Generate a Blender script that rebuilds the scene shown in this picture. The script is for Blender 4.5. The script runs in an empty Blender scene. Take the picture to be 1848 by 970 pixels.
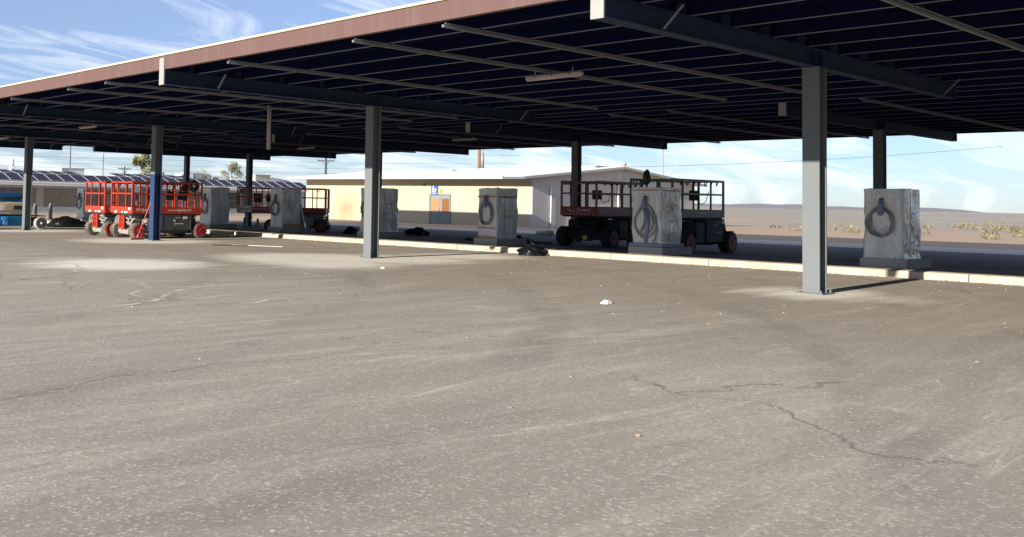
import bpy, bmesh, math, random
from mathutils import Vector, Matrix, noise as mnoise
random.seed(7)
sc = bpy.context.scene
col = sc.collection
PI = math.pi
rad = math.radians

# World frame: x runs along the canopy beams (away from the sun), y runs along the canopy rows, z up.
def gz(y): return -0.007 * max(-80.0, min(80.0, y))

# ------------------------------------------------------------------ materials
MATS = {}
def mat(name, base, rough=0.6, metal=0.0, var=0.12, scale=3.0, bump=0.0, bscale=40.0, dirt=None, dirt_amt=0.0, dirt_scale=1.5, spec=0.5, coat=0.0, stretch=None):
    if name in MATS: return MATS[name]
    m = bpy.data.materials.new(name); m.use_nodes = True
    nt = m.node_tree; N = nt.nodes; L = nt.links
    b = N['Principled BSDF']
    b.inputs['Roughness'].default_value = rough
    b.inputs['Metallic'].default_value = metal
    b.inputs['Specular IOR Level'].default_value = spec
    if coat: b.inputs['Coat Weight'].default_value = coat
    tc = N.new('ShaderNodeTexCoord'); src = tc.outputs['Object']
    if stretch:
        mp = N.new('ShaderNodeMapping'); mp.inputs['Scale'].default_value = stretch
        L.new(src, mp.inputs['Vector']); src = mp.outputs['Vector']
    n1 = N.new('ShaderNodeTexNoise'); n1.inputs['Scale'].default_value = scale; n1.inputs['Detail'].default_value = 6
    L.new(src, n1.inputs['Vector'])
    mx = N.new('ShaderNodeMix'); mx.data_type = 'RGBA'
    c = Vector(base)
    lo = [max(0, v * (1 - var)) for v in c]; hi = [min(1, v * (1 + var)) for v in c]
    mx.inputs[6].default_value = (*lo, 1); mx.inputs[7].default_value = (*hi, 1)
    L.new(n1.outputs['Fac'], mx.inputs[0]); out = mx.outputs[2]
    if dirt:
        n2 = N.new('ShaderNodeTexNoise'); n2.inputs['Scale'].default_value = dirt_scale; n2.inputs['Detail'].default_value = 8; n2.inputs['Roughness'].default_value = 0.7
        L.new(src, n2.inputs['Vector'])
        r = N.new('ShaderNodeMapRange'); r.inputs['From Min'].default_value = 0.48; r.inputs['From Max'].default_value = 0.72
        r.inputs['To Max'].default_value = dirt_amt
        L.new(n2.outputs['Fac'], r.inputs['Value'])
        m2 = N.new('ShaderNodeMix'); m2.data_type = 'RGBA'; m2.inputs[7].default_value = (*dirt, 1)
        L.new(r.outputs['Result'], m2.inputs[0]); L.new(out, m2.inputs[6]); out = m2.outputs[2]
    L.new(out, b.inputs['Base Color'])
    if bump:
        n3 = N.new('ShaderNodeTexNoise'); n3.inputs['Scale'].default_value = bscale; n3.inputs['Detail'].default_value = 5
        L.new(src, n3.inputs['Vector'])
        bp = N.new('ShaderNodeBump'); bp.inputs['Strength'].default_value = bump; bp.inputs['Distance'].default_value = 0.02
        L.new(n3.outputs['Fac'], bp.inputs['Height']); L.new(bp.outputs['Normal'], b.inputs['Normal'])
    MATS[name] = m
    return m

DUST = (0.36, 0.31, 0.24)
m_col = mat('column_paint', (0.140, 0.158, 0.170), 0.6, spec=0.2, var=0.06, dirt=(0.17, 0.165, 0.15), dirt_amt=0.5, dirt_scale=4, bump=0.05)
m_blue = mat('blue_paint', (0.014, 0.038, 0.115), 0.5, var=0.1, dirt=(0.03, 0.055, 0.12), dirt_amt=0.5, dirt_scale=2)
m_beam_shade = mat('steel_paint_shade', (0.024, 0.040, 0.072), 0.7, spec=0.12, var=0.08, dirt=(0.02, 0.032, 0.055), dirt_amt=0.4)  # same steel paint as the end plates, with canopy shade put into the colour
m_endpl_sun = mat('steel_paint_sunlit', (0.28, 0.285, 0.27), 0.5, var=0.05, dirt=(0.2, 0.19, 0.17), dirt_amt=0.3, dirt_scale=4)  # paler copy of the beam paint, sunlight put into the colour
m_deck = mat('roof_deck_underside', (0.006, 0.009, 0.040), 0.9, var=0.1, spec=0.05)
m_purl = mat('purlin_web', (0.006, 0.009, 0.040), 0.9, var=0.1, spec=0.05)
m_galv = mat('galvanised', (0.165, 0.178, 0.20), 0.6, 0.0, spec=0.3, var=0.15, scale=8)
m_fasc = mat('fascia_mauve', (0.122, 0.072, 0.066), 0.7, spec=0.2, var=0.09, scale=1.2, dirt=(0.165, 0.113, 0.10), dirt_amt=0.45, dirt_scale=2.5, stretch=(1, 2.2, 0.22))
m_cap = mat('cap_cream', (0.50, 0.445, 0.32), 0.6, var=0.04)
m_lamp = mat('fixture_grey', (0.42, 0.38, 0.40), 0.5, var=0.05)
m_lens = mat('fixture_lens', (0.42, 0.36, 0.37), 0.3, var=0.04)
m_conc = mat('kerb_concrete', (0.50, 0.43, 0.335), 0.85, var=0.1, scale=2, dirt=(0.25, 0.205, 0.155), dirt_amt=0.75, dirt_scale=1.6, bump=0.4, bscale=22)
m_slab = mat('island_concrete', (0.26, 0.245, 0.225), 0.9, var=0.12, scale=1.5, dirt=(0.17, 0.16, 0.15), dirt_amt=0.5, bump=0.2)
m_ped = mat('pedestal_concrete', (0.34, 0.335, 0.32), 0.9, var=0.1, scale=3, dirt=(0.22, 0.21, 0.2), dirt_amt=0.4, bump=0.2)
m_dark = mat('dark_asphalt', (0.105, 0.105, 0.11), 0.9, var=0.2, scale=0.8, dirt=(0.15, 0.145, 0.14), dirt_amt=0.4, dirt_scale=0.5, bump=0.3, bscale=60)
m_walk = mat('walkway_concrete', (0.42, 0.41, 0.40), 0.9, var=0.1, scale=0.6, dirt=(0.3, 0.28, 0.26), dirt_amt=0.5, dirt_scale=0.7, bump=0.2)
m_dirt = mat('dirt', (0.36, 0.26, 0.175), 0.95, var=0.15, scale=0.5, dirt=(0.27, 0.2, 0.14), dirt_amt=0.6, dirt_scale=0.8, bump=0.6, bscale=8)
m_cream = None
m_gable = mat('gable_stucco', (0.44, 0.425, 0.40), 0.9, var=0.1, scale=1.5, dirt=(0.38, 0.36, 0.33), dirt_amt=0.5, dirt_scale=1.2, bump=0.35, bscale=14, stretch=(1, 1, 0.45))
m_roofw = mat('white_roof', (0.80, 0.79, 0.76), 0.6, var=0.03)
m_trim = mat('white_trim', (0.72, 0.72, 0.70), 0.55, var=0.04)
m_gut = mat('gutter_slate', (0.10, 0.13, 0.16), 0.5, var=0.06)
m_lite = mat('light_grey_wall', (0.42, 0.41, 0.40), 0.85, var=0.06, scale=2)
m_tan = mat('tan_soffit', (0.34, 0.28, 0.22), 0.8, var=0.08)
m_frame = mat('window_frame_grey', (0.16, 0.165, 0.17), 0.5, var=0.08)
m_pane = mat('window_blind_tan', (0.14, 0.112, 0.08), 0.25, var=0.35, scale=1.3, spec=0.7)
m_pane2 = mat('window_blind_dark', (0.055, 0.05, 0.045), 0.2, var=0.4, scale=1.3, spec=0.7)
m_panebr = mat('window_panel_red_brown', (0.14, 0.05, 0.04), 0.4, var=0.2)
m_pv = mat('solar_cell', (0.022, 0.022, 0.045), 0.55, var=0.15, scale=2, spec=0.15)
m_pvf = mat('solar_frame', (0.5, 0.49, 0.49), 0.45, var=0.04)
m_doorg = mat('door_blue_grey', (0.185, 0.215, 0.225), 0.6, var=0.06, scale=4)
m_ply = mat('plywood_pale', (0.34, 0.185, 0.083), 0.8, var=0.12, scale=6, stretch=(1, 0.5, 4))
m_ply2 = mat('plywood_dark', (0.185, 0.075, 0.028), 0.8, var=0.3, scale=6, stretch=(1, 1, 3))
m_sign = mat('sign_blue', (0.03, 0.09, 0.36), 0.4, var=0.03)
m_white = mat('white_paint', (0.78, 0.78, 0.76), 0.5, var=0.03)
m_text = mat('pale_lettering', (0.72, 0.69, 0.66), 0.6, var=0.05)
m_textd = mat('dark_lettering', (0.03, 0.03, 0.035), 0.6, var=0.05)
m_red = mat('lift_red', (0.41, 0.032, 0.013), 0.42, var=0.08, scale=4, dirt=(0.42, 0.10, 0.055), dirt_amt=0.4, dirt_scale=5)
m_red_shade = mat('lift_red_deep_shade', (0.19, 0.010, 0.016), 0.45, var=0.1, scale=4, dirt=(0.11, 0.014, 0.016), dirt_amt=0.4, dirt_scale=5)  # lift red darkened in the colour for the shade under the canopy
m_rim = mat('rim_red', (0.42, 0.018, 0.022), 0.5, var=0.08, dirt=(0.25, 0.06, 0.05), dirt_amt=0.4, dirt_scale=8)
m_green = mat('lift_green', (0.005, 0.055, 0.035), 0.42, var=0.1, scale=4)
m_grey = mat('lift_grey', (0.062, 0.070, 0.078), 0.5, var=0.12, scale=3, dirt=(0.14, 0.13, 0.12), dirt_amt=0.3, dirt_scale=4)
m_lgrey = mat('lift_light_grey', (0.27, 0.265, 0.25), 0.5, var=0.12, scale=4, dirt=(0.16, 0.145, 0.115), dirt_amt=0.6, dirt_scale=5)
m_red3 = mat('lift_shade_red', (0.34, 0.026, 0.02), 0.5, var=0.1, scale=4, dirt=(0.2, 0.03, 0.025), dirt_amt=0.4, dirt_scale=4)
m_grey_shade = mat('lift_grey_shade', (0.016, 0.024, 0.032), 0.6, var=0.15, scale=3, spec=0.2)  # chassis grey darkened to paint in the canopy shade
m_rim_shade = mat('rim_red_shade', (0.14, 0.010, 0.014), 0.6, var=0.1)  # rim red with the canopy shade painted in
m_blk = mat('black_rubber', (0.018, 0.018, 0.019), 0.75, var=0.2, scale=6)
m_tyre = mat('dusty_tyre', (0.10, 0.093, 0.082), 0.9, var=0.25, scale=5, dirt=(0.40, 0.34, 0.24), dirt_amt=0.75, dirt_scale=3.5, bump=0.2)
m_tyred = mat('black_tyre', (0.022, 0.022, 0.023), 0.8, var=0.2, scale=5, dirt=(0.07, 0.065, 0.06), dirt_amt=0.4, dirt_scale=4)
m_yel = mat('yellow_decal', (0.65, 0.52, 0.08), 0.6, var=0.05)
m_boomb = mat('boom_blue', (0.008, 0.13, 0.33), 0.4, var=0.08, dirt=(0.03, 0.10, 0.2), dirt_amt=0.4, dirt_scale=3)
m_brkt = mat('bracket_blue', (0.05, 0.30, 0.70), 0.45, var=0.05)
m_hood = mat('boom_hood_beige', (0.50, 0.47, 0.38), 0.5, var=0.06, dirt=(0.36, 0.33, 0.26), dirt_amt=0.4)
m_peach = mat('hood_panel_tan', (0.48, 0.34, 0.20), 0.6, var=0.06)
m_wheelw = mat('wheel_grey', (0.075, 0.08, 0.075), 0.6, var=0.1)
m_tyregrey = mat('nonmarking_tyre', (0.33, 0.325, 0.31), 0.8, var=0.1)
m_bag = mat('bag_black_plastic', (0.009, 0.009, 0.010), 0.3, spec=0.35, var=0.3, bump=0.9, bscale=9)
m_teal = mat('teal_plastic', (0.46, 0.72, 0.62), 0.5, var=0.08)
m_wood = mat('pole_wood', (0.20, 0.115, 0.07), 0.9, var=0.2, scale=4)
m_pdark = mat('pole_dark', (0.06, 0.065, 0.07), 0.8, var=0.1)
m_beige = mat('unit_beige', (0.42, 0.41, 0.33), 0.6, var=0.06)
m_broom = mat('broom_red', (0.62, 0.16, 0.14), 0.6, var=0.08)
m_cable = mat('cable_black', (0.03, 0.032, 0.036), 0.5, var=0.1)
m_cableg = mat('wrapped_cable', (0.21, 0.22, 0.235), 0.4, var=0.2, scale=6)
m_conn = mat('connector_blue', (0.14, 0.18, 0.30), 0.45, var=0.25, scale=9)
m_tape = mat('orange_tape', (0.38, 0.19, 0.10), 0.5, var=0.35, scale=7)
m_tapeb = mat('blue_film', (0.19, 0.235, 0.36), 0.35, var=0.35, scale=8)
m_mtn = mat('far_rock', (0.20, 0.19, 0.21), 0.95, var=0.15, scale=0.01)
m_paper = mat('paper_white', (0.75, 0.73, 0.68), 0.8, var=0.05)

def wrap_material():
    m = bpy.data.materials.new('plastic_film'); m.use_nodes = True
    N = m.node_tree.nodes; L = m.node_tree.links; b = N['Principled BSDF']
    tc = N.new('ShaderNodeTexCoord')
    mp = N.new('ShaderNodeMapping'); mp.inputs['Scale'].default_value = (1, 1, 0.4); L.new(tc.outputs['Object'], mp.inputs['Vector'])
    n1 = N.new('ShaderNodeTexNoise'); n1.inputs['Scale'].default_value = 4.0; n1.inputs['Detail'].default_value = 4; n1.inputs['Distortion'].default_value = 1.0
    L.new(mp.outputs['Vector'], n1.inputs['Vector'])
    cr = N.new('ShaderNodeValToRGB'); e = cr.color_ramp.elements
    e[0].position = 0.28; e[0].color = (0.41, 0.43, 0.455, 1); e[1].position = 0.75; e[1].color = (0.60, 0.61, 0.605, 1)
    L.new(n1.outputs['Fac'], cr.inputs['Fac']); L.new(cr.outputs['Color'], b.inputs['Base Color'])
    b.inputs['Roughness'].default_value = 0.2; b.inputs['Specular IOR Level'].default_value = 0.7
    n2 = N.new('ShaderNodeTexNoise'); n2.inputs['Scale'].default_value = 7; n2.inputs['Detail'].default_value = 6; n2.inputs['Distortion'].default_value = 2.0
    L.new(mp.outputs['Vector'], n2.inputs['Vector'])
    bp = N.new('ShaderNodeBump'); bp.inputs['Strength'].default_value = 0.6; bp.inputs['Distance'].default_value = 0.05; b.inputs['Coat Weight'].default_value = 0.8; b.inputs['Coat Roughness'].default_value = 0.12; L.new(bp.outputs['Normal'], b.inputs['Coat Normal'])
    L.new(n2.outputs['Fac'], bp.inputs['Height']); L.new(bp.outputs['Normal'], b.inputs['Normal'])
    return m
m_wrap = wrap_material()

def cream_material():
    m = bpy.data.materials.new('cream_stucco'); m.use_nodes = True
    N = m.node_tree.nodes; L = m.node_tree.links; b = N['Principled BSDF']; b.inputs['Roughness'].default_value = 0.9
    tc = N.new('ShaderNodeTexCoord')
    n1 = N.new('ShaderNodeTexNoise'); n1.inputs['Scale'].default_value = 0.8; n1.inputs['Detail'].default_value = 8; L.new(tc.outputs['Object'], n1.inputs['Vector'])
    mx = N.new('ShaderNodeMix'); mx.data_type = 'RGBA'; mx.inputs[6].default_value = (0.40, 0.355, 0.262, 1); mx.inputs[7].default_value = (0.45, 0.405, 0.302, 1)
    L.new(n1.outputs['Fac'], mx.inputs[0])
    # a rust-coloured patch on the stucco left of the door
    vm = N.new('ShaderNodeVectorMath'); vm.operation = 'DISTANCE'; vm.inputs[1].default_value = (36.8, 44.0, 0.55)
    mp = N.new('ShaderNodeMapping'); mp.inputs['Scale'].default_value = (1, 1, 1)
    n3 = N.new('ShaderNodeTexNoise'); n3.inputs['Scale'].default_value = 1.5; n3.inputs['Detail'].default_value = 6
    L.new(tc.outputs['Object'], n3.inputs['Vector'])
    L.new(tc.outputs['Object'], vm.inputs[0])
    ad = N.new('ShaderNodeMath'); ad.operation = 'MULTIPLY_ADD'; ad.inputs[1].default_value = 2.2
    L.new(n3.outputs['Fac'], ad.inputs[0]); L.new(vm.outputs['Value'], ad.inputs[2])
    r = N.new('ShaderNodeMapRange'); r.inputs['From Min'].default_value = 1.0; r.inputs['From Max'].default_value = 3.3; r.inputs['To Min'].default_value = 0.75; r.inputs['To Max'].default_value = 0
    L.new(ad.outputs['Value'], r.inputs['Value'])
    m2 = N.new('ShaderNodeMix'); m2.data_type = 'RGBA'; m2.inputs[7].default_value = (0.33, 0.185, 0.08, 1)
    L.new(r.outputs['Result'], m2.inputs[0]); L.new(mx.outputs[2], m2.inputs[6]); L.new(m2.outputs[2], b.inputs['Base Color'])
    n2 = N.new('ShaderNodeTexNoise'); n2.inputs['Scale'].default_value = 20; L.new(tc.outputs['Object'], n2.inputs['Vector'])
    bp = N.new('ShaderNodeBump'); bp.inputs['Strength'].default_value = 0.2; bp.inputs['Distance'].default_value = 0.02
    L.new(n2.outputs['Fac'], bp.inputs['Height']); L.new(bp.outputs['Normal'], b.inputs['Normal'])
    return m
m_cream = cream_material()

def lot_material():
    m = bpy.data.materials.new('dusty_asphalt'); m.use_nodes = True
    N = m.node_tree.nodes; L = m.node_tree.links; b = N['Principled BSDF']; b.inputs['Roughness'].default_value = 0.95
    b.inputs['Specular IOR Level'].default_value = 0.25
    tc = N.new('ShaderNodeTexCoord'); P = tc.outputs['Object']
    def nz(scale, detail=8, rough=0.6, dist=0.0, vec=None):
        n = N.new('ShaderNodeTexNoise'); n.inputs['Scale'].default_value = scale; n.inputs['Detail'].default_value = detail
        n.inputs['Roughness'].default_value = rough; n.inputs['Distortion'].default_value = dist
        L.new(vec or P, n.inputs['Vector']); return n.outputs['Fac']
    def mr(v, a, b_, lo=0.0, hi=1.0):
        r = N.new('ShaderNodeMapRange'); r.inputs['From Min'].default_value = a; r.inputs['From Max'].default_value = b_
        r.inputs['To Min'].default_value = lo; r.inputs['To Max'].default_value = hi; L.new(v, r.inputs['Value']); return r.outputs['Result']
    def mul(a, c):
        n = N.new('ShaderNodeMath'); n.operation = 'MULTIPLY'
        for i, v in enumerate((a, c)):
            if isinstance(v, float): n.inputs[i].default_value = v
            else: L.new(v, n.inputs[i])
        return n.outputs[0]
    def mix(f, a, c):
        n = N.new('ShaderNodeMix'); n.data_type = 'RGBA'
        L.new(f, n.inputs[0])
        for i, v in ((6, a), (7, c)):
            if isinstance(v, tuple): n.inputs[i].default_value = (*v, 1)
            else: L.new(v, n.inputs[i])
        return n.outputs[2]
    # tyre-swept streaks: noise stretched along the driving direction
    rot = N.new('ShaderNodeMapping'); rot.inputs['Rotation'].default_value = (0, 0, rad(35)); rot.inputs['Scale'].default_value = (0.25, 1.6, 1)
    L.new(P, rot.inputs['Vector'])
    rot2 = N.new('ShaderNodeMapping'); rot2.inputs['Rotation'].default_value = (0, 0, rad(52)); rot2.inputs['Scale'].default_value = (0.10, 1.0, 1)
    L.new(P, rot2.inputs['Vector'])
    base = mix(nz(0.35, 10, 0.65), (0.262, 0.229, 0.184), (0.358, 0.316, 0.258))
    base = mix(mr(nz(0.16, 4, 0.55, 0.6), 0.42, 0.60, 0, 0.45), base, (0.275, 0.245, 0.205))
    base = mix(mr(nz(1.3, 9, 0.7, 0.4, rot.outputs['Vector']), 0.48, 0.75, 0, 0.65), base, (0.50, 0.45, 0.37))
    base = mix(mr(nz(1.1, 9, 0.7, 0.2, rot2.outputs['Vector']), 0.5, 0.8, 0, 0.55), base, (0.20, 0.178, 0.15))
    # tyre scuffs: long curved bands, broken up
    wv = N.new('ShaderNodeTexWave'); wv.wave_type = 'RINGS'; wv.rings_direction = 'Z'; wv.inputs['Scale'].default_value = 0.11; wv.inputs['Distortion'].default_value = 2.0; wv.inputs['Detail'].default_value = 3; wv.inputs['Detail Scale'].default_value = 0.4
    mpw = N.new('ShaderNodeMapping'); mpw.inputs['Location'].default_value = (26, -12, 0); L.new(P, mpw.inputs['Vector']); L.new(mpw.outputs[0], wv.inputs['Vector'])
    base = mix(mul(mr(wv.outputs['Fac'], 0.86, 0.99), mr(nz(0.5, 6, 0.7), 0.44, 0.62, 0, 0.5)), base, (0.17, 0.15, 0.128))
    # dried water lines: contour lines of a slow warped noise
    f = nz(0.30, 5, 0.55, 0.7, rot.outputs['Vector'])
    sb = N.new('ShaderNodeMath'); sb.operation = 'PINGPONG'; sb.inputs[1].default_value = 0.06; L.new(f, sb.inputs[0])
    line = mr(sb.outputs[0], 0.0, 0.0035, 1, 0)
    where = mr(nz(0.12, 3), 0.40, 0.52, 0.06, 0.62)
    base = mix(mul(mul(line, where), mr(nz(1.2, 6, 0.7), 0.42, 0.62)), base, (0.70, 0.635, 0.53))
    tide = mr(sb.outputs[0], 0.0, 0.03, 0.30, 0)
    base = mix(mul(tide, where), base, (0.53, 0.475, 0.395))
    # sealed and open cracks
    wp = N.new('ShaderNodeVectorMath'); wp.operation = 'ADD'
    wn = N.new('ShaderNodeTexNoise'); wn.inputs['Scale'].default_value = 0.8; wn.inputs['Detail'].default_value = 6; L.new(P, wn.inputs['Vector'])
    ws = N.new('ShaderNodeVectorMath'); ws.operation = 'SCALE'; ws.inputs['Scale'].default_value = 1.6; L.new(wn.outputs['Color'], ws.inputs[0])
    L.new(P, wp.inputs[0]); L.new(ws.outputs[0], wp.inputs[1])
    ve = N.new('ShaderNodeTexVoronoi'); ve.feature = 'DISTANCE_TO_EDGE'; ve.inputs['Scale'].default_value = 0.16; L.new(wp.outputs[0], ve.inputs['Vector'])
    base = mix(mul(mr(ve.outputs['Distance'], 0.0, 0.0045, 0.8, 0), mr(nz(0.2, 3), 0.44, 0.52)), base, (0.11, 0.098, 0.085))
    # dusty concrete patches round the column feet
    pads = None
    for (cx, cy, rr) in ((-1.7, 0.5, 3.5), (0.2, -0.8, 3.0), (-2.6, -1.5, 2.6), (-0.5, 11.6, 3.3), (0, 23.4, 3.6), (-7.2, 0.6, 2.9), (0, -11.8, 2.2), (3.2, -0.6, 2.6)):
        vm = N.new('ShaderNodeVectorMath'); vm.operation = 'DISTANCE'; vm.inputs[1].default_value = (cx, cy, 0); L.new(P, vm.inputs[0])
        ad = N.new('ShaderNodeMath'); ad.operation = 'MULTIPLY_ADD'; ad.inputs[1].default_value = 2.6
        L.new(nz(0.9, 8, 0.65, 0.5, rot.outputs['Vector']), ad.inputs[0]); L.new(vm.outputs['Value'], ad.inputs[2])
        v = mr(ad.outputs[0], rr * 0.85, rr + 0.9, 0.95, 0)
        if pads is None: pads = v
        else:
            mxn = N.new('ShaderNodeMath'); mxn.operation = 'MAXIMUM'; L.new(pads, mxn.inputs[0]); L.new(v, mxn.inputs[1]); pads = mxn.outputs[0]
    base = mix(pads, base, (0.80, 0.76, 0.67))
    # oil drips, pale grit and the stone in the surface
    base = mix(mr(nz(1.1, 5, 0.65), 0.665, 0.72, 0, 0.5), base, (0.10, 0.088, 0.075))
    vo = N.new('ShaderNodeTexVoronoi'); vo.inputs['Scale'].default_value = 3.0; L.new(P, vo.inputs['Vector'])
    base = mix(mul(mr(vo.outputs['Distance'], 0.03, 0.06, 1, 0), mr(nz(0.4, 3), 0.5, 0.6)), base, (0.66, 0.60, 0.51))
    vs_ = N.new('ShaderNodeTexVoronoi'); vs_.inputs['Scale'].default_value = 55.0; L.new(P, vs_.inputs['Vector'])
    sepc = N.new('ShaderNodeSeparateColor'); L.new(vs_.outputs['Color'], sepc.inputs[0])
    base = mix(mr(sepc.outputs[0], 0.55, 1.0, 0, 0.42), base, (0.17, 0.152, 0.13))
    base = mix(mr(sepc.outputs[1], 0.80, 1.0, 0, 0.45), base, (0.66, 0.61, 0.53))
    base = mix(mr(nz(45, 3, 0.8), 0.35, 0.7, 0, 0.2), base, (0.22, 0.195, 0.165))
    L.new(base, b.inputs['Base Color'])
    bp = N.new('ShaderNodeBump'); bp.inputs['Strength'].default_value = 0.5; bp.inputs['Distance'].default_value = 0.01
    L.new(nz(70, 6, 0.7), bp.inputs['Height']); L.new(bp.outputs['Normal'], b.inputs['Normal'])
    return m
m_lot = lot_material()

def leaf_material(name, a, c):
    m = bpy.data.materials.new(name); m.use_nodes = True
    N = m.node_tree.nodes; L = m.node_tree.links; b = N['Principled BSDF']; b.inputs['Roughness'].default_value = 0.7
    tc = N.new('ShaderNodeTexCoord'); n = N.new('ShaderNodeTexNoise'); n.inputs['Scale'].default_value = 2.5; n.inputs['Detail'].default_value = 5
    L.new(tc.outputs['Object'], n.inputs['Vector'])
    mx = N.new('ShaderNodeMix'); mx.data_type = 'RGBA'; mx.inputs[6].default_value = (*a, 1); mx.inputs[7].default_value = (*c, 1)
    r = N.new('ShaderNodeMapRange'); r.inputs['From Min'].default_value = 0.35; r.inputs['From Max'].default_value = 0.65; L.new(n.outputs['Fac'], r.inputs['Value'])
    L.new(r.outputs['Result'], mx.inputs[0]); L.new(mx.outputs[2], b.inputs['Base Color'])
    return m
m_leafy = leaf_material('leaf_yellow_green', (0.16, 0.17, 0.05), (0.30, 0.29, 0.09))
m_leafo = leaf_material('leaf_olive', (0.13, 0.13, 0.055), (0.25, 0.23, 0.11))
m_scrub = leaf_material('leaf_dry_scrub', (0.13, 0.115, 0.065), (0.22, 0.185, 0.11))
m_leafd = leaf_material('leaf_green', (0.05, 0.07, 0.025), (0.11, 0.13, 0.045))
m_bark = mat('bark', (0.13, 0.10, 0.075), 0.9, var=0.2)

# ------------------------------------------------------------------ mesh helpers
class MB:
    def __init__(s): s.v = []; s.f = []; s.m = []; s.sm = []
    def add(s, vs, fs, mi=0, smooth=False):
        o = len(s.v); s.v += [tuple(v) for v in vs]
        for f in fs: s.f.append(tuple(i + o for i in f)); s.m.append(mi); s.sm.append(smooth)
        return s
    def box(s, x0, x1, y0, y1, z0, z1, mi=0, M=None):
        vs = [Vector(p) for p in ((x0,y0,z0),(x1,y0,z0),(x1,y1,z0),(x0,y1,z0),(x0,y0,z1),(x1,y0,z1),(x1,y1,z1),(x0,y1,z1))]
        if M: vs = [M @ v for v in vs]
        return s.add(vs, [(0,3,2,1),(4,5,6,7),(0,1,5,4),(1,2,6,5),(2,3,7,6),(3,0,4,7)], mi)
    def bar(s, a, b, w, h=None, mi=0):
        # rectangular bar from a to b; w horizontal width, h vertical height
        h = h or w; a = Vector(a); b = Vector(b); d = b - a; ln = d.length; d.normalize()
        up = Vector((0,0,1)) if abs(d.z) < 0.95 else Vector((0,1,0))
        sx = d.cross(up).normalized(); sz = sx.cross(d)
        M = Matrix.Identity(4)
        for i in range(3): M[i][0] = d[i]; M[i][1] = sx[i]; M[i][2] = sz[i]; M[i][3] = a[i]
        return s.box(0, ln, -w/2, w/2, -h/2, h/2, mi, M)
    def tube(s, pts, r, n=8, mi=0, closed=False, cap=True):
        pts = [Vector(p) for p in pts]; k = len(pts); rs = r if isinstance(r, (list, tuple)) else [r] * k
        t0 = None; rings = []; nrm = None
        for i, p in enumerate(pts):
            a = pts[(i - 1) % k] if (closed or i > 0) else p
            c = pts[(i + 1) % k] if (closed or i < k - 1) else p
            t = (c - a).normalized()
            if nrm is None:
                nrm = t.orthogonal().normalized()
            else:
                nrm = (nrm - t * nrm.dot(t)).normalized()
            bn = t.cross(nrm)
            rings.append([p + (nrm * math.cos(2*PI*j/n) + bn * math.sin(2*PI*j/n)) * rs[i] for j in range(n)])
        vs = [v for rg in rings for v in rg]; fs = []
        for i in range(k if closed else k - 1):
            a = i * n; c = ((i + 1) % k) * n
            for j in range(n): fs.append((a + j, a + (j+1) % n, c + (j+1) % n, c + j))
        if cap and not closed:
            fs.append(tuple(range(n - 1, -1, -1))); fs.append(tuple((k-1)*n + j for j in range(n)))
        return s.add(vs, fs, mi, True)
    def cyl(s, a, b, r, n=16, mi=0): return s.tube([a, b], r, n, mi)
    def lathe_y(s, cx, cz, prof, n=28, mi=0, smooth=True):
        # prof: list of (y, radius) round an axis parallel to y through (cx, cz)
        vs = []
        for (y, r) in prof:
            for j in range(n):
                a = 2*PI*j/n; vs.append((cx + r*math.cos(a), y, cz + r*math.sin(a)))
        fs = []
        for i in range(len(prof) - 1):
            for j in range(n): fs.append((i*n + j, i*n + (j+1) % n, (i+1)*n + (j+1) % n, (i+1)*n + j))
        fs.append(tuple(range(n))); fs.append(tuple((len(prof)-1)*n + j for j in range(n-1, -1, -1)))
        return s.add(vs, fs, mi, False)
    def ring(s, c, ax, rx, rz, r, n=28, seg=8, mi=0, jit=0.0, rnd=random):
        # oval loop of tube lying in the plane normal to axis ax ('x' or 'y')
        pts = []
        for i in range(n):
            a = 2*PI*i/n; u = rx*math.cos(a) + rnd.uniform(-jit, jit); w = rz*math.sin(a) + rnd.uniform(-jit, jit)
            pts.append((c[0] + rnd.uniform(-jit, jit), c[1] + u, c[2] + w) if ax == 'x' else (c[0] + u, c[1] + rnd.uniform(-jit, jit), c[2] + w))
        return s.tube(pts, r, seg, mi, closed=True)
    def build(s, name, mats, parent=None, bevel=0.0):
        me = bpy.data.meshes.new(name); me.from_pydata(s.v, [], s.f)
        if not isinstance(mats, (list, tuple)): mats = [mats]
        for m in mats: me.materials.append(m)
        me.polygons.foreach_set('material_index', s.m); me.polygons.foreach_set('use_smooth', s.sm)
        bm = bmesh.new(); bm.from_mesh(me); bmesh.ops.recalc_face_normals(bm, faces=bm.faces[:]); bm.to_mesh(me); bm.free()
        o = bpy.data.objects.new(name, me); col.objects.link(o)
        if parent: o.parent = parent
        if bevel:
            b = o.modifiers.new('bevel', 'BEVEL'); b.width = bevel; b.segments = 2; b.limit_method = 'ANGLE'; b.angle_limit = rad(50)
        return o

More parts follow.
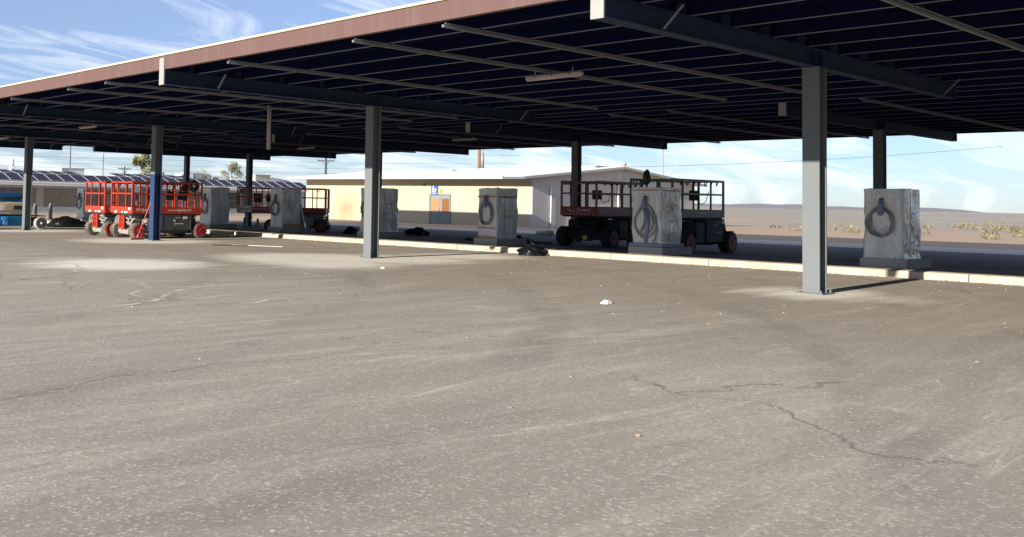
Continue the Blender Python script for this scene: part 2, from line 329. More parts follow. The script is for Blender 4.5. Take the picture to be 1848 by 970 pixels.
def tag(o, label, cat, group=None):
    o['label'] = label; o['category'] = cat
    if group: o['group'] = group
    return o
def empty(name, loc=(0,0,0), rz=0, label=None, cat=None, group=None):
    o = bpy.data.objects.new(name, None); col.objects.link(o); o.location = loc; o.rotation_euler = (0,0,rz); o.empty_display_size = 0.2
    if label: tag(o, label, cat, group)
    return o
def struct(o): o['kind'] = 'structure'; return o
def copy_tree(o, parent=None):
    c = o.copy(); col.objects.link(c)
    if parent: c.parent = parent
    for ch in o.children: copy_tree(ch, c)
    return c
def text(body, size, loc, facing, m, parent=None, name='lettering', width=None, align='LEFT'):
    # facing '-y' reads along +x; '-x' reads along -y
    cu = bpy.data.curves.new(name, 'FONT'); cu.body = body; cu.size = size; cu.extrude = 0.002; cu.align_x = align; cu.align_y = 'CENTER'
    cu.resolution_u = 3
    o = bpy.data.objects.new(name, cu); col.objects.link(o); cu.materials.append(m)
    o.location = loc; o.rotation_euler = (PI/2, 0, 0 if facing == '-y' else -PI/2)
    if width: o.scale = (width, 1, 1)
    dg = bpy.context.evaluated_depsgraph_get(); me = bpy.data.meshes.new_from_object(o.evaluated_get(dg)); me.materials.clear(); me.materials.append(m)
    q = bpy.data.objects.new(name, me); q.location = o.location; q.rotation_euler = o.rotation_euler; q.scale = o.scale
    bpy.data.objects.remove(o); bpy.data.curves.remove(cu); col.objects.link(q); q.name = name
    if parent: q.parent = parent
    return q

# ------------------------------------------------------------------ ground
def sheet(name, x0, x1, y0, y1, dz, m, ny=8, thick=None):
    ys = sorted(set([y0, y1] + [v for v in (-80, 80) if y0 < v < y1]))
    b = MB(); vs = []; fs = []
    for y in ys: vs += [(x0, y, gz(y) + dz), (x1, y, gz(y) + dz)]
    for i in range(len(ys) - 1): fs.append((2*i, 2*i+1, 2*i+3, 2*i+2))
    b.add(vs, fs)
    if thick:
        ya, yb = ys[0], ys[-1]
        b.add([(x0,ya,gz(ya)+dz),(x0,yb,gz(yb)+dz),(x0,yb,gz(yb)+dz-thick),(x0,ya,gz(ya)+dz-thick)], [(0,1,2,3)])
        b.add([(x1,ya,gz(ya)+dz),(x1,yb,gz(yb)+dz),(x1,yb,gz(yb)+dz-thick),(x1,ya,gz(ya)+dz-thick)], [(0,1,2,3)])
        b.add([(x0,ya,gz(ya)+dz),(x1,ya,gz(ya)+dz),(x1,ya,gz(ya)+dz-thick),(x0,ya,gz(ya)+dz-thick)], [(0,1,2,3)])
        b.add([(x0,yb,gz(yb)+dz),(x1,yb,gz(yb)+dz),(x1,yb,gz(yb)+dz-thick),(x0,yb,gz(yb)+dz-thick)], [(0,1,2,3)])
    return struct(b.build(name, m))
sheet('ground', -3500, 3500, -3500, 3500, 0, m_lot)
sheet('asphalt_lane', 9.3, 24.0, -60, 39.5, 0.004, m_dark)
sheet('walkway', 24.0, 29.2, -60, 39.5, 0.008, m_walk)
sheet('dirt_strip', 29.2, 70, -60, 39.5, 0.004, m_dirt)
sheet('dirt_yard', 12.0, 140, 40.0, 160, 0.004, m_dirt)
sheet('dirt_verge', -60, 12.0, 45.5, 160, 0.004, m_dirt)
sheet('yard_edging', 12.0, 60, 39.5, 40.0, 0.10, m_conc, thick=0.12)
sheet('verge_edging', -40, 12.0, 45.0, 45.5, 0.12, m_conc, thick=0.14)
sheet('building_path', 5, 55, 66.6, 69, 0.06, m_conc, thick=0.08)
# pale dried-water outlines on the lot, each a broken thin film of dust
def dust_material():
    m = bpy.data.materials.new('dust_film'); m.use_nodes = True
    N = m.node_tree.nodes; L = m.node_tree.links; b = N['Principled BSDF']; b.inputs['Base Color'].default_value = (0.66, 0.60, 0.50, 1); b.inputs['Roughness'].default_value = 0.95
    tc = N.new('ShaderNodeTexCoord'); n = N.new('ShaderNodeTexNoise'); n.inputs['Scale'].default_value = 2.2; n.inputs['Detail'].default_value = 8; n.inputs['Roughness'].default_value = 0.75
    L.new(tc.outputs['Object'], n.inputs['Vector'])
    r = N.new('ShaderNodeMapRange'); r.inputs['From Min'].default_value = 0.36; r.inputs['From Max'].default_value = 0.66; r.inputs['To Max'].default_value = 0.95
    L.new(n.outputs['Fac'], r.inputs['Value']); L.new(r.outputs['Result'], b.inputs['Alpha']); return m
LINES = [[(-8.52, 2.21), (-8.29, 1.66), (-8.12, 1.14), (-8.33, 0.4), (-8.68, -0.4), (-9.07, -1.12), (-9.05, -1.64), (-8.97, -1.85)] , [(-10.85, -1.68), (-10.27, -1.82), (-9.59, -1.54), (-9.11, -1.27)] , [(-11.62, -3.69), (-10.99, -3.55), (-10.06, -3.52), (-9.18, -3.72)] , [(-9.56, -3.38), (-9.27, -3.67), (-9.16, -3.87), (-9.42, -4.4), (-9.55, -5.08), (-10.04, -5.51), (-10.41, -5.95), (-10.48, -6.22), (-10.51, -6.88), (-10.95, -7.26), (-11.42, -7.41), (-12.0, -7.61)] , [(-10.4, -7.13), (-10.28, -6.63), (-9.95, -6.32), (-9.5, -5.81), (-8.92, -5.55), (-8.51, -5.41), (-8.38, -4.97), (-8.47, -4.65)] , [(-10.24, -7.13), (-9.39, -6.95), (-8.68, -6.83)] , [(-10.02, -8.16), (-9.36, -7.93), (-8.83, -7.77), (-8.93, -8.18), (-8.87, -8.5)] , [(-5.2, -3.42), (-5.23, -3.92), (-5.67, -5.0)] , [(-2.6, 0.29), (-2.36, -0.32), (-2.13, -0.92), (-1.75, -1.34)] , [(-2.97, -1.93), (-2.87, -2.62), (-2.89, -3.02)] , [(-3.44, -8.6), (-3.08, -9.18), (-2.74, -9.74), (-2.3, -10.24)] , [(-7.19, -9.94), (-7.12, -10.15), (-6.9, -10.38)] , [(0.63, -6.54), (0.71, -6.77), (0.74, -6.97)] , [(-8.41, -1.09), (-8.21, -1.19), (-7.93, -1.14)] , [(-7.57, -1.32), (-7.31, -1.45), (-7.23, -2.21)] , ]
b = MB(); rnd = random.Random(2)
for ln in LINES:
    pts = [Vector((x, y, 0)) for x, y in ln]; fine = []
    for i in range(len(pts) - 1):
        p0 = pts[max(0, i-1)]; p1 = pts[i]; p2 = pts[i+1]; p3 = pts[min(len(pts)-1, i+2)]
        for k in range(10):
            t = k/10; fine.append(0.5*((2*p1) + (p2-p0)*t + (2*p0-5*p1+4*p2-p3)*t*t + (3*p1-p0-3*p2+p3)*t**3))
    fine.append(pts[-1]); vs = []
    for i, p in enumerate(fine):
        t = (fine[min(len(fine)-1, i+1)] - fine[max(0, i-1)]).normalized(); nn = Vector((-t.y, t.x, 0))
        wd = (0.035 + 0.07*abs(mnoise.noise(p*0.9)))*min(1, 0.2 + i/8, 0.2 + (len(fine)-1-i)/8); q = p + nn*0.10*mnoise.noise(p*1.7)
        for sgn in (-1, 1): v = q + nn*sgn*wd; vs.append((v.x, v.y, gz(v.y) + 0.003))
    b.add(vs, [(2*i, 2*i+1, 2*i+3, 2*i+2) for i in range(len(fine)-1)])
struct(b.build('ground_dust_lines', dust_material()))
# kerb: cast lengths with open joints
b = MB(); y = -45.0
while y < 62:
    y1 = y + 2.95
    vs = []
    prof = [(6.10, 0.0), (6.13, 0.145), (6.16, 0.163), (6.62, 0.166), (6.62, 0.0)]
    for yy in (y, y1):
        vs += [(x, yy, gz(yy) + z) for x, z in prof]
    b.add(vs, [(i, i+1, i+6, i+5) for i in range(4)] + [(0,1,2,3,4), (5,6,7,8,9)])
    y += 2.97
struct(b.build('kerb', m_conc))
sheet('island', 6.62, 9.3, -45, 62, 0.147, m_slab, thick=0.15)

# ------------------------------------------------------------------ canopies
def hsection(b, x, y, z0, z1, bf=0.30, d=0.30, tf=0.028, tw=0.02, mi=0):
    b.box(x - d/2, x - d/2 + tf, y - bf/2, y + bf/2, z0, z1, mi)
    b.box(x + d/2 - tf, x + d/2, y - bf/2, y + bf/2, z0, z1, mi)
    b.box(x - d/2 + tf, x + d/2 - tf, y - tw/2, y + tw/2, z0, z1, mi)
def canopy(x0, xl, xr, xd0, xd1, ycols, ymin, ymax, tubes, zo, label, fascia, tx=(-6.55, 6.5)):
    root = empty('carport_canopy', (x0, 0, 0), 0, label, 'canopy', 'steel carport canopies')
    ZB = 4.13 + zo
    for yc in ycols:
        b = MB()
        if abs(yc - 11.8) < 0.01:
            zs = 2.34
            hsection(b, 0, yc, gz(yc), zs, 0.304, 0.304, mi=1); hsection(b, 0, yc, zs, ZB, mi=0)
            c = b.build('column', [m_col, m_blue], root); c['label'] = 'steel column painted blue on its lower half'
        else:
            hsection(b, 0, yc, gz(yc), ZB); c = b.build('column', m_col, root)
        pb = MB(); pb.box(-0.24, 0.24, yc - 0.24, yc + 0.24, gz(yc) + 0.0, gz(yc) + 0.022)
        for sx in (-1, 1):
            for sy in (-1, 1): pb.cyl((sx*0.19, yc + sy*0.19, gz(yc)), (sx*0.19, yc + sy*0.19, gz(yc) + 0.07), 0.018, 6)
        pb.build('base_plate', m_col, c)
        # beam: wide-flange girder with end plates
        b = MB()
        b.box(xl, xr, yc - 0.105, yc + 0.105, ZB, ZB + 0.022); b.box(xl, xr, yc - 0.105, yc + 0.105, ZB + 0.305, ZB + 0.325)
        b.box(xl, xr, yc - 0.009, yc + 0.009, ZB + 0.022, ZB + 0.305)
        for sx in (-1, 1): b.box(sx*0.14 - 0.008, sx*0.14 + 0.008, yc - 0.10, yc + 0.10, ZB + 0.022, ZB + 0.305)
        bo = b.build('beam', m_beam_shade, root)
        e = MB(); e.box(xl - 0.03, xl, yc - 0.105, yc + 0.105, ZB - 0.004, 4.745 + zo); e.build('end_plate', m_endpl_sun, bo)
        e = MB(); e.box(xr, xr + 0.02, yc - 0.105, yc + 0.105, ZB - 0.004, ZB + 0.40); e.build('end_plate', m_beam_shade, bo)
        for xb in (xl + 1.45, xr - 0.75):
            for sy in (-1, 1):
                e = MB(); e.bar((xb, yc + sy*0.11, ZB + 0.03), (xb, yc + sy*0.42, ZB + 0.345), 0.05, 0.012); e.build('flange_brace', m_galv, bo)
        for i in range(10):
            xx = xd0 + 0.85 + 1.32*i
            if xl < xx < xr:
                e = MB(); e.box(xx - 0.10, xx - 0.06, yc - 0.07, yc + 0.07, ZB + 0.325, ZB + 0.52); e.build('purlin_clip', m_beam_shade, bo)
    x = xd0 + 0.85
    while x < xd1 - 0.15:
        b = MB(); z0 = ZB + 0.327
        b.box(x - 0.004, x + 0.004, ymin, ymax, z0 + 0.006, z0 + 0.20, 0)
        b.box(x - 0.004, x + 0.062, ymin, ymax, z0 + 0.194, z0 + 0.2, 0)
        b.box(x - 0.006, x + 0.040, ymin, ymax, z0 - 0.002, z0 + 0.006, 1)
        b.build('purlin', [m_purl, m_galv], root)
        x += 1.32
    for yt in tubes:
        b = MB(); zt = ZB + 0.27
        b.bar((tx[0], yt, zt), (tx[1], yt, zt), 0.05, 0.042)
        b.bar((tx[0], yt - 0.05, zt + 0.035), (tx[1], yt - 0.05, zt + 0.035), 0.02, 0.02)
        xx = xd0 + 0.85
        while xx < tx[1]:
            b.box(xx - 0.03, xx + 0.03, yt - 0.06, yt + 0.05, zt + 0.02, zt + 0.06); xx += 1.32
        b.build('cross_strut', m_galv, root)
    # corrugated deck
    b = MB(); vs = []; n = int((ymax - ymin) / 0.075); zt = ZB + 0.53
    prof = (0, 0.0, 0.035, 0.035)
    for i in range(n + 1):
        y = ymin + (ymax - ymin) * i / n; z = zt + prof[i % 4]
        vs += [(xd0, y, z), (xd1, y, z)]
    b.add(vs, [(2*i, 2*i+1, 2*i+3, 2*i+2) for i in range(n)])
    vs = [(p[0], p[1], p[2] + 0.15) for p in vs[:2] + vs[-2:]]
    b.add([(xd0, ymin, zt + 0.16), (xd1, ymin, zt + 0.16), (xd1, ymax, zt + 0.16), (xd0, ymax, zt + 0.16)], [(0,1,2,3)])
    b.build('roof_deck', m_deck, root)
    # end trims
    for (xx, s) in ((xd1, 1),):
        e = MB(); e.box(xx, xx + 0.03, ymin, ymax, ZB + 0.42, 4.86 + zo); e.build('edge_trim', m_beam_shade, root)
    for yy in (ymin, ymax):
        e = MB(); e.box(xd0 + 0.01, xd1 - 0.002, yy - 0.02, yy + 0.02, ZB + 0.34, 4.84 + zo); e.build('edge_trim', m_beam_shade, root)
    if fascia:
        b = MB(); y = ymin
        while y < ymax - 0.1:
            y1 = min(y + 6.0, ymax)
            b.box(xd0 - 0.02, xd0, y + 0.002, y1 - 0.002, 4.485 + zo, 4.80 + zo); b.box(xd0, xd0 + 0.09, y, y1, 4.485 + zo, 4.495 + zo)
            y = y1
        fo = b.build('fascia', m_fasc, root)
        e = MB(); e.box(xd0 - 0.05, xd0 + 0.10, ymin, ymax, 4.802 + zo, 4.845 + zo); e.build('cap_flashing', m_cap, fo)
    else:
        e = MB(); e.box(xd0 - 0.02, xd0, ymin, ymax, ZB + 0.345, 4.84 + zo); e.build('edge_trim', m_beam_shade, root)
    return root
bays = [-23.6, -11.8, 0.0, 11.8, 23.6, 35.4]
t1 = [yb + k for yb in bays[:-1] for k in (2.95, 5.15, 9.15)]
canopy(0, -6.58, 6.85, -6.56, 7.95, bays, -26.0, 37.6, t1, 0.0, 'front steel carport canopy edged by a long mauve fascia, nearest the open lot', True)
cols2 = [-18.66, -6.86, 4.94, 17.2, 28.75, 36.0]
t2 = [4.94 + 11.82*j + k for j in (-2, -1, 0, 1) for k in (3.3, 5.4, 9.6)] + [31.2, 33.6]
canopy(15.96, -6.7, 6.75, -7.95, 7.85, cols2, -26.0, 37.4, t2, 0.05, 'rear steel carport canopy behind the front one, facing the cream building', False, (-7.0, 7.6))

# light fixtures hanging under the purlins
def fixture(loc, rx, label, group='strip lights under the canopies'):
    r = empty('strip_light', loc, 0, label, 'light fixture', group)
    b = MB(); b.box(-0.065, 0.065, -0.72, 0.72, 0, 0.045); b.box(-0.01, 0.01, -0.5, -0.48, 0.045, 0.16); b.box(-0.01, 0.01, 0.48, 0.5, 0.045, 0.16)
    b.build('housing', m_lamp, r, 0.008)
    b = MB(); b.tube([(0, -0.71, 0.0), (0, 0.71, 0.0)], 0.05, 12); b.build('lens', m_lens, r)
    for yy in (-0.45, 0.0, 0.45): b = MB(); b.box(-0.072, -0.0655, yy - 0.01, yy + 0.01, 0.0, 0.04); b.build('clip', m_blk, r)
    r.rotation_euler = (rx, 0, 0); return r
fixture((-1.0, -6.8, 4.29), 0, 'grey strip light under the front canopy at right, nearest the viewer')
fixture((-0.2, 17.15, 4.29), 0, 'small grey strip light under the front canopy at far left')
fixture((0.8, 28.9, 4.29), 0, 'grey strip light deep under the left end of the front canopy')
h = fixture((0.8, 5.98, 3.86), PI/2, 'loose strip light dangling straight down on end from the canopy', None)
fixture((14.4, 9.8, 4.33), 0, 'grey strip light under the rear canopy right of the near column')
fixture((15.4, 22.5, 4.33), 0, 'grey strip light under the rear canopy left of the near column')

# ------------------------------------------------------------------ scissor lifts
def wheel(parent, cx, cy, r, w, side, tyre_m, rim_m, seed=0):
    rnd = random.Random(seed)
    y0, y1 = cy - w/2, cy + w/2
    b = MB(); n = 40
    b.lathe_y(cx, r, [(y0, r*0.60), (y0, r*0.88), (y0 + w*0.12, r*0.95), (y1 - w*0.12, r*0.95), (y1, r*0.88), (y1, r*0.60)], n)
    k = 18
    for i in range(k):   # lugs
        for s in (0, 1):
            a = 2*PI*(i + 0.5*s)/k
            M = Matrix.Translation((cx, cy, r)) @ Matrix.Rotation(-a, 4, 'Y') @ Matrix.Rotation(rad(28 if s else -28), 4, 'X')
            ya, yb = (-w*0.50, 0.01) if s == 0 else (-0.01, w*0.50)
            b.box(r*0.90, r*1.0, ya, yb, -r*0.055, r*0.055, 0, M)
    t = b.build('wheel', tyre_m, parent)
    b = MB(); ys = y1 if side > 0 else y0; sg = 1 if side > 0 else -1
    b.lathe_y(cx, r, [(ys + sg*0.001, r*0.74), (ys + sg*0.022, r*0.73), (ys + sg*0.012, r*0.66), (ys + sg*0.012, r*0.28), (ys + sg*0.02, r*0.22), (ys + sg*0.02, 0.01)] , 30)
    rim = b.build('rim', rim_m, t)
    b = MB(); M = Matrix.Translation((cx, ys + sg*0.022, r)) @ Matrix.Rotation(rad(-35), 4, 'Y')
    b.box(-r*0.38, r*0.38, -0.012, 0.004, -0.018, 0.018, 0, M); b.build('hub_mark', m_textd, rim)
    return t
def lift(loc, rz, label, L=3.1, Lc=3.35, W=1.77, Wp=1.72, r=0.31, zs=(0.98, 1.21), zt=2.18, mr=None, tyre=None, rim=None, xw=(0.30, 3.05), grp='scissor lifts parked under the canopies',
         xp=0.0, front_text=None, side_text=('SKYJACK', 'SJ6826 RT'), teeth=False, board=None, plate=None, ctrl=(2.0,), seed=0, yp=0.0, panel_m=None, yellow=False, deckholes=False):
    mr = mr or m_red; tyre = tyre or m_tyre; rim = rim or (m_rim_shade if yellow else m_rim); pm = panel_m or (m_grey_shade if yellow else m_grey)
    root = empty('scissor_lift', loc, rz, label, 'scissor lift', grp)
    tw = 0.28 if W < 2 else 0.36
    mg = m_grey_shade if yellow else m_grey  # lifts deep under the canopy take the grey with shade painted in
    k = 0
    for x in xw:
        for s in (-1, 1):
            wheel(root, x, s*(W/2 - tw/2), r, tw, s, tyre, rim, seed*10 + k); k += 1
    # chassis: frame, axle housings
    b = MB(); x0, x1 = xw[0], xw[1]; zc = r*0.9
    b.box(x0 - 0.05, x1 + 0.05, -W*0.26, W*0.26, zc, zc + 0.24)
    b.box(x0 + r + 0.05, x1 - r - 0.05, -W*0.30, W*0.30, zc - 0.08, zc + 0.1)
    b.build('chassis', mg, root, 0.015)
    for x in (x0, x1):
        b = MB(); b.box(x - 0.10, x + 0.10, -W/2 + tw + 0.02, W/2 - tw - 0.02, r - 0.10, r + 0.08)
        b.box(x - 0.15, x - 0.10, -0.30, 0.26, r - 0.14, r + 0.06)
        for s in (-1, 1): b.cyl((x - 0.02, s*(W/2 - tw - 0.10), r - 0.16), (x - 0.02, s*(W/2 - tw - 0.10), r + 0.16), 0.06, 10)
        b.build('axle', m_lgrey if not yellow else m_grey_shade, root, 0.01)
    if yellow:
        b = MB(); b.box(x0 - 0.166, x0 - 0.152, -0.10, 0.08, r - 0.09, r + 0.05); b.build('warning_decal', m_yel, root)
    # side component trays
    zt0, zt1 = r*1.05, zs[0] - 0.07
    for s in (-1, 1):
        y0, y1 = sorted((s*(W/2 - 0.03), s*(W*0.27)))
        b = MB(); xa, xb = x0 + r + 0.02, x0 + r + 0.55
        b.box(xa, xb, y0, y1, zt0 - 0.02, zt1 - 0.12); b.build('battery_tray', m_lgrey if not yellow else m_grey_shade, root, 0.02)
        b = MB(); xc, xd = x0 + r + 0.62, x1 - r - 0.12
        b.box(xc, xd, y0, y1, zt0, zt1)
        yf = s*(W/2 - 0.03)
        b.box(xc, xd, min(yf, yf + s*0.012), max(yf, yf + s*0.012), zt1 - 0.03, zt1)
        b.box(xd - 0.05, xd - 0.035, min(yf, yf + s*0.012), max(yf, yf + s*0.012), zt0 + 0.02, zt1 - 0.03)
        b.box(xc + 0.03, xc + 0.05, min(yf, yf + s*0.012), max(yf, yf + s*0.012), zt0 + 0.02, zt1 - 0.03)
        tr = b.build('engine_tray', pm, root, 0.015)
        if s < 0:
            text('888 341 6973', 0.075, (xc + 0.62, yf - 0.006, zt0 + (zt1 - zt0)*0.42), '-y', m_text, tr)
            text('CAUTION', 0.055, (xc + 0.66, yf - 0.006, zt1 - 0.10), '-y', m_text, tr)
            e = MB(); e.box(xc + 1.02, xc + 1.20, yf - 0.012, yf - 0.003, zt1 - 0.15, zt1 - 0.05); e.build('decal', m_text, tr)
            e = MB(); e.box(xc + 0.60, xc + 0.66, yf - 0.012, yf - 0.003, zt1 - 0.24, zt1 - 0.18); e.build('decal', m_text, tr)
            e = MB(); e.box(xc + 0.56, xc + 0.70, yf - 0.008, yf - 0.002, zt0 + 0.03, zt0 + 0.065); e.build('latch', m_blk, tr)
        e = MB()
        for i in range(4):
            e.box(xd + 0.03, xd + 0.16, min(y0, y1) + 0.08, max(y0, y1) - 0.06, zt0 + 0.08 + 0.13*i, zt0 + 0.16 + 0.13*i)
        e.tube([(xd + 0.1, yf - s*0.1, zt0 + 0.1), (xd + 0.2, yf - s*0.05, zt0 + 0.25), (xd + 0.12, yf - s*0.12, zt1)], 0.03, 6)
        e.build('engine_parts', m_blk, root)
    # folded scissor stack
    n = 4; zb0, zb1 = zc + 0.24, zs[0] - 0.02; dz = (zb1 - zb0) / n
    for i in range(n):
        b = MB()
        for s in (-1, 1):
            yo = s*(0.30 + 0.05*(i % 2))
            za, zb = zb0 + i*dz + 0.02, zb0 + (i + 1)*dz
            b.bar((x0 - 0.12, yo, za), (x1 + 0.05, yo, zb), 0.05, 0.075); b.bar((x0 - 0.12, yo + s*0.06, zb), (x1 + 0.05, yo + s*0.06, za), 0.05, 0.075)
        b.cyl((x0 - 0.12, -0.44, zb0 + i*dz + 0.03), (x0 - 0.12, 0.44, zb0 + i*dz + 0.03), 0.028, 8)
        b.build('scissor_arm', m_lgrey if not yellow else m_grey_shade, root)
    # front hoses and clutter
    rnd = random.Random(seed + 3)
    if not yellow:
        b = MB(); b.ring((x0 - 0.22, 0.42, zc + 0.42), 'x', 0.13, 0.15, 0.022, 20, 6)
        b.ring((x0 - 0.25, 0.46, zc + 0.40), 'x', 0.10, 0.12, 0.02, 20, 6)
        b.build('hose_coil', m_lgrey, root)
        for i in range(5):
            b = MB(); ya = rnd.uniform(-0.7, -0.15); za = rnd.uniform(zb0 + 0.05, zb1 - 0.1)
            b.bar((x0 - 0.2, ya, za), (x0 - 0.18, ya - rnd.uniform(0.1, 0.25), za + rnd.uniform(-0.16, 0.16)), 0.04, 0.05); b.build('linkage', m_lgrey, root)
        b = MB(); b.bar((x0 - 0.2, -0.42, zb0 + 0.18), (x0 - 0.2, -0.60, zb0 + 0.32), 0.035, 0.035); b.bar((x0 - 0.2, -0.60, zb0 + 0.32), (x0 - 0.2, -0.76, zb0 + 0.16), 0.035, 0.035)
        b.bar((x0 - 0.2, -0.76, zb0 + 0.16), (x0 - 0.2, -0.58, zb0 + 0.02), 0.035, 0.035); b.bar((x0 - 0.2, -0.58, zb0 + 0.02), (x0 - 0.2, -0.42, zb0 + 0.18), 0.035, 0.035)
        b.build('linkage', m_lgrey, root)
        b = MB(); xl_ = x0 - 0.30
        for yy in (-0.20, 0.15): b.box(xl_, xl_ + 0.05, yy - 0.03, yy + 0.03, r + 0.04, zs[0] - 0.08)
        b.box(xl_ + 0.05, xl_ + 0.07, -0.2, 0.15, r + 0.06, zs[0] - 0.1)
        for zz in (0.38, 0.58, 0.78): b.box(xl_ - 0.01, xl_ + 0.04, -0.20, 0.15, zz, zz + 0.035)
        b.box(xl_ - 0.01, xl_ + 0.02, -0.05, -0.02, r + 0.06, zs[0] - 0.1)
        b.build('ladder', m_red if mr is not m_red_shade else m_red_shade, root)
    else:
        for i in range(14):
            b = MB(); ya = rnd.uniform(-W*0.4, W*0.4); za = rnd.uniform(zc + 0.1, zs[0] - 0.15)
            b.bar((x0 - 0.15, ya, za), (x0 - 0.10, ya + rnd.uniform(-0.3, 0.3), za + rnd.uniform(-0.12, 0.12)), 0.05, 0.05); b.build('linkage', mg, root)
    # platform: deck + toe boards
    hw = Wp/2; px0, px1 = xp, xp + L
    b = MB()
    b.box(px0, px1, yp - hw, yp + hw, zs[0], zs[0] + 0.05)
    for s in (-1, 1): b.box(px0, px1, yp + s*hw - 0.015, yp + s*hw + 0.015, zs[0] - 0.03, zs[1])
    b.box(px0 - 0.015, px0 + 0.012, yp - hw + 0.015, yp + hw - 0.015, zs[0] - 0.02, zs[1]); b.box(px1 - 0.012, px1 + 0.015, yp - hw + 0.015, yp + hw - 0.015, zs[0] - 0.02, zs[1])
    pf = b.build('platform', mr, root, 0.006)
    b = MB(); b.box(px0 + 0.05, px1 - 0.05, yp - hw + 0.05, yp + hw - 0.05, zs[0] - 0.08, zs[0] - 0.002); b.build('underframe', m_blk, pf)
    ym = yp - hw - 0.017; zm = (zs[0] + zs[1])/2
    if side_text:
        text(side_text[0], 0.145, (px0 + 0.16, ym, zm), '-y', m_text, pf, width=1.25)
        if len(side_text) > 1: text(side_text[1], 0.125, (px1 - 1.12, ym, zm), '-y', m_text, pf, width=1.2)
        e = MB(); e.box(px0 + 1.55, px0 + 2.05, ym - 0.003, ym + 0.002, zm - 0.012, zm + 0.012); e.build('stripe_decal', m_text, pf)
    if front_text:
        e = MB(); xm = px0 - 0.017
        e.ring((xm, yp - 0.02, zm + 0.02), 'x', 0.06, 0.06, 0.012, 18, 5)
        e.tube([(xm, yp + 0.48, zm + 0.06), (xm, yp + 0.40, zm + 0.02), (xm, yp + 0.34, zm - 0.03), (xm, yp + 0.24, zm - 0.01), (xm, yp + 0.14, zm - 0.04)], 0.012, 5)
        for i in range(9): e.box(xm - 0.004, xm + 0.004, yp - hw + 0.12 + i*0.17, yp - hw + 0.18 + i*0.17, zs[0] + 0.02, zs[0] + 0.04)
        e.build('emblem', m_text, pf)
        text(front_text, 0.10, (xm, yp - 0.10, zm + 0.02), '-x', m_text, pf, width=1.1)
    else:
        xm = px0 - 0.017
        for ya, wd in ((0.42, 0.09), (-0.42, 0.11), (-0.12, 0.06)): e = MB(); e.box(xm - 0.006, xm + 0.004, ya - wd, ya + wd, zs[0] - 0.01, zs[0] + 0.06); e.build('decal', m_text, pf)
        e = MB(); e.box(xm - 0.004, xm + 0.003, -0.76, -0.60, zm + 0.0, zm + 0.09); e.build('decal', m_text, pf)
    if deckholes:
        e = MB()
        for i in range(10): e.box(px1 - 1.7 + i*0.13, px1 - 1.63 + i*0.13, ym - 0.003, ym + 0.002, zm + 0.02, zm + 0.045)
        e.build('slot_row', m_text, pf)
    # guard rail: side frames and end frames
    zmid = zs[1] + (zt - zs[1])*0.52; tb = 0.05
    for s in (-1, 1):
        b = MB(); yy = yp + s*(hw - 0.03)
        b.bar((px0, yy, zt - 0.02), (px1, yy, zt - 0.02), 0.05, 0.075); b.bar((px0, yy, zmid), (px1, yy, zmid), 0.045, 0.06)
        npst = max(4, int(L / 0.62)) if not yellow else 2
        for i in range(npst + 1):
            x = px0 + 0.02 + (L - 0.04)*i/npst; w = 0.06 if i in (0, npst, npst//2) else 0.046
            b.bar((x, yy, zs[1] - 0.05), (x, yy, zt - 0.03), w, w)
        b.build('guard_rail', mr, root)
    for x in (px0 + 0.02, px1 - 0.02):
        b = MB()
        b.bar((x, yp - hw, zt - 0.03), (x, yp + hw, zt - 0.03), tb, tb); b.bar((x, yp - hw, zmid), (x, yp + hw, zmid), tb, tb)
        for f in (-1, -0.40, 0.44, 1):
            yv = yp + f*(hw - 0.022); b.bar((x, yv, zs[1] - 0.04), (x, yv, zt - 0.03), tb, tb)
        b.tube([(x + 0.05, yp + 0.52*hw, zt - 0.1), (x + 0.07, yp + 0.56*hw, zmid), (x + 0.05, yp + 0.50*hw, zs[1] + 0.3), (x + 0.02, yp + 0.44*hw, zs[1] + 0.15)], 0.016, 6)
        b.build('end_rail', mr, root)
    if teeth:
        b = MB()
        for i in range(12):
            yv = yp - hw + 0.12 + i*(2*hw - 0.24)/11; b.box(px0 + 0.03, px0 + 0.06, yv - 0.022, yv + 0.022, zt - 0.13, zt - 0.07)
        b.box(px0 + 0.03, px0 + 0.06, yp - hw + 0.08, yp + hw - 0.08, zt - 0.075, zt - 0.05)
        b.build('hook_strip', mr, root)
    for i, xc in enumerate(ctrl):
        b = MB(); b.box(px0 + xc, px0 + xc + 0.36, yp - hw + 0.06, yp - hw + 0.24, zmid - 0.22, zmid + 0.12)
        b.box(px0 + xc + 0.08, px0 + xc + 0.12, yp - hw + 0.10, yp - hw + 0.14, zmid + 0.12, zmid + 0.20)
        b.tube([(px0 + xc + 0.3, yp - hw + 0.1, zmid - 0.2), (px0 + xc + 0.5, yp - hw + 0.08, zmid - 0.36), (px0 + xc + 0.8, yp - hw + 0.08, zmid - 0.25), (px0 + xc + 0.95, yp - hw + 0.06, zmid + 0.1)], 0.013, 6)
        b.build('control_box', m_blk, root, 0.01)
    rr = random.Random(seed)
    for i in range(7):
        b = MB(); x = px0 + 0.5 + i*(L - 1.0)/6
        b.tube([(x, yp - hw + 0.03, zt - 0.05), (x + 0.06, yp - hw + 0.05, zt - 0.15 - rr.uniform(0, 0.06)), (x + rr.uniform(0.12, 0.25), yp - hw + 0.04, zt - 0.05)], 0.018, 6)
        b.build('rail_hook', m_blk, root)
    # loop of hose under the platform at the back
    b = MB(); b.tube([(px1 - 0.62, yp - hw + 0.1, zs[0] - 0.02), (px1 - 0.58, yp - hw + 0.08, zs[0] - 0.15), (px1 - 0.45, yp - hw + 0.08, zs[0] - 0.17), (px1 - 0.36, yp - hw + 0.1, zs[0] - 0.02)], 0.014, 6); b.build('hose', m_cable, root)
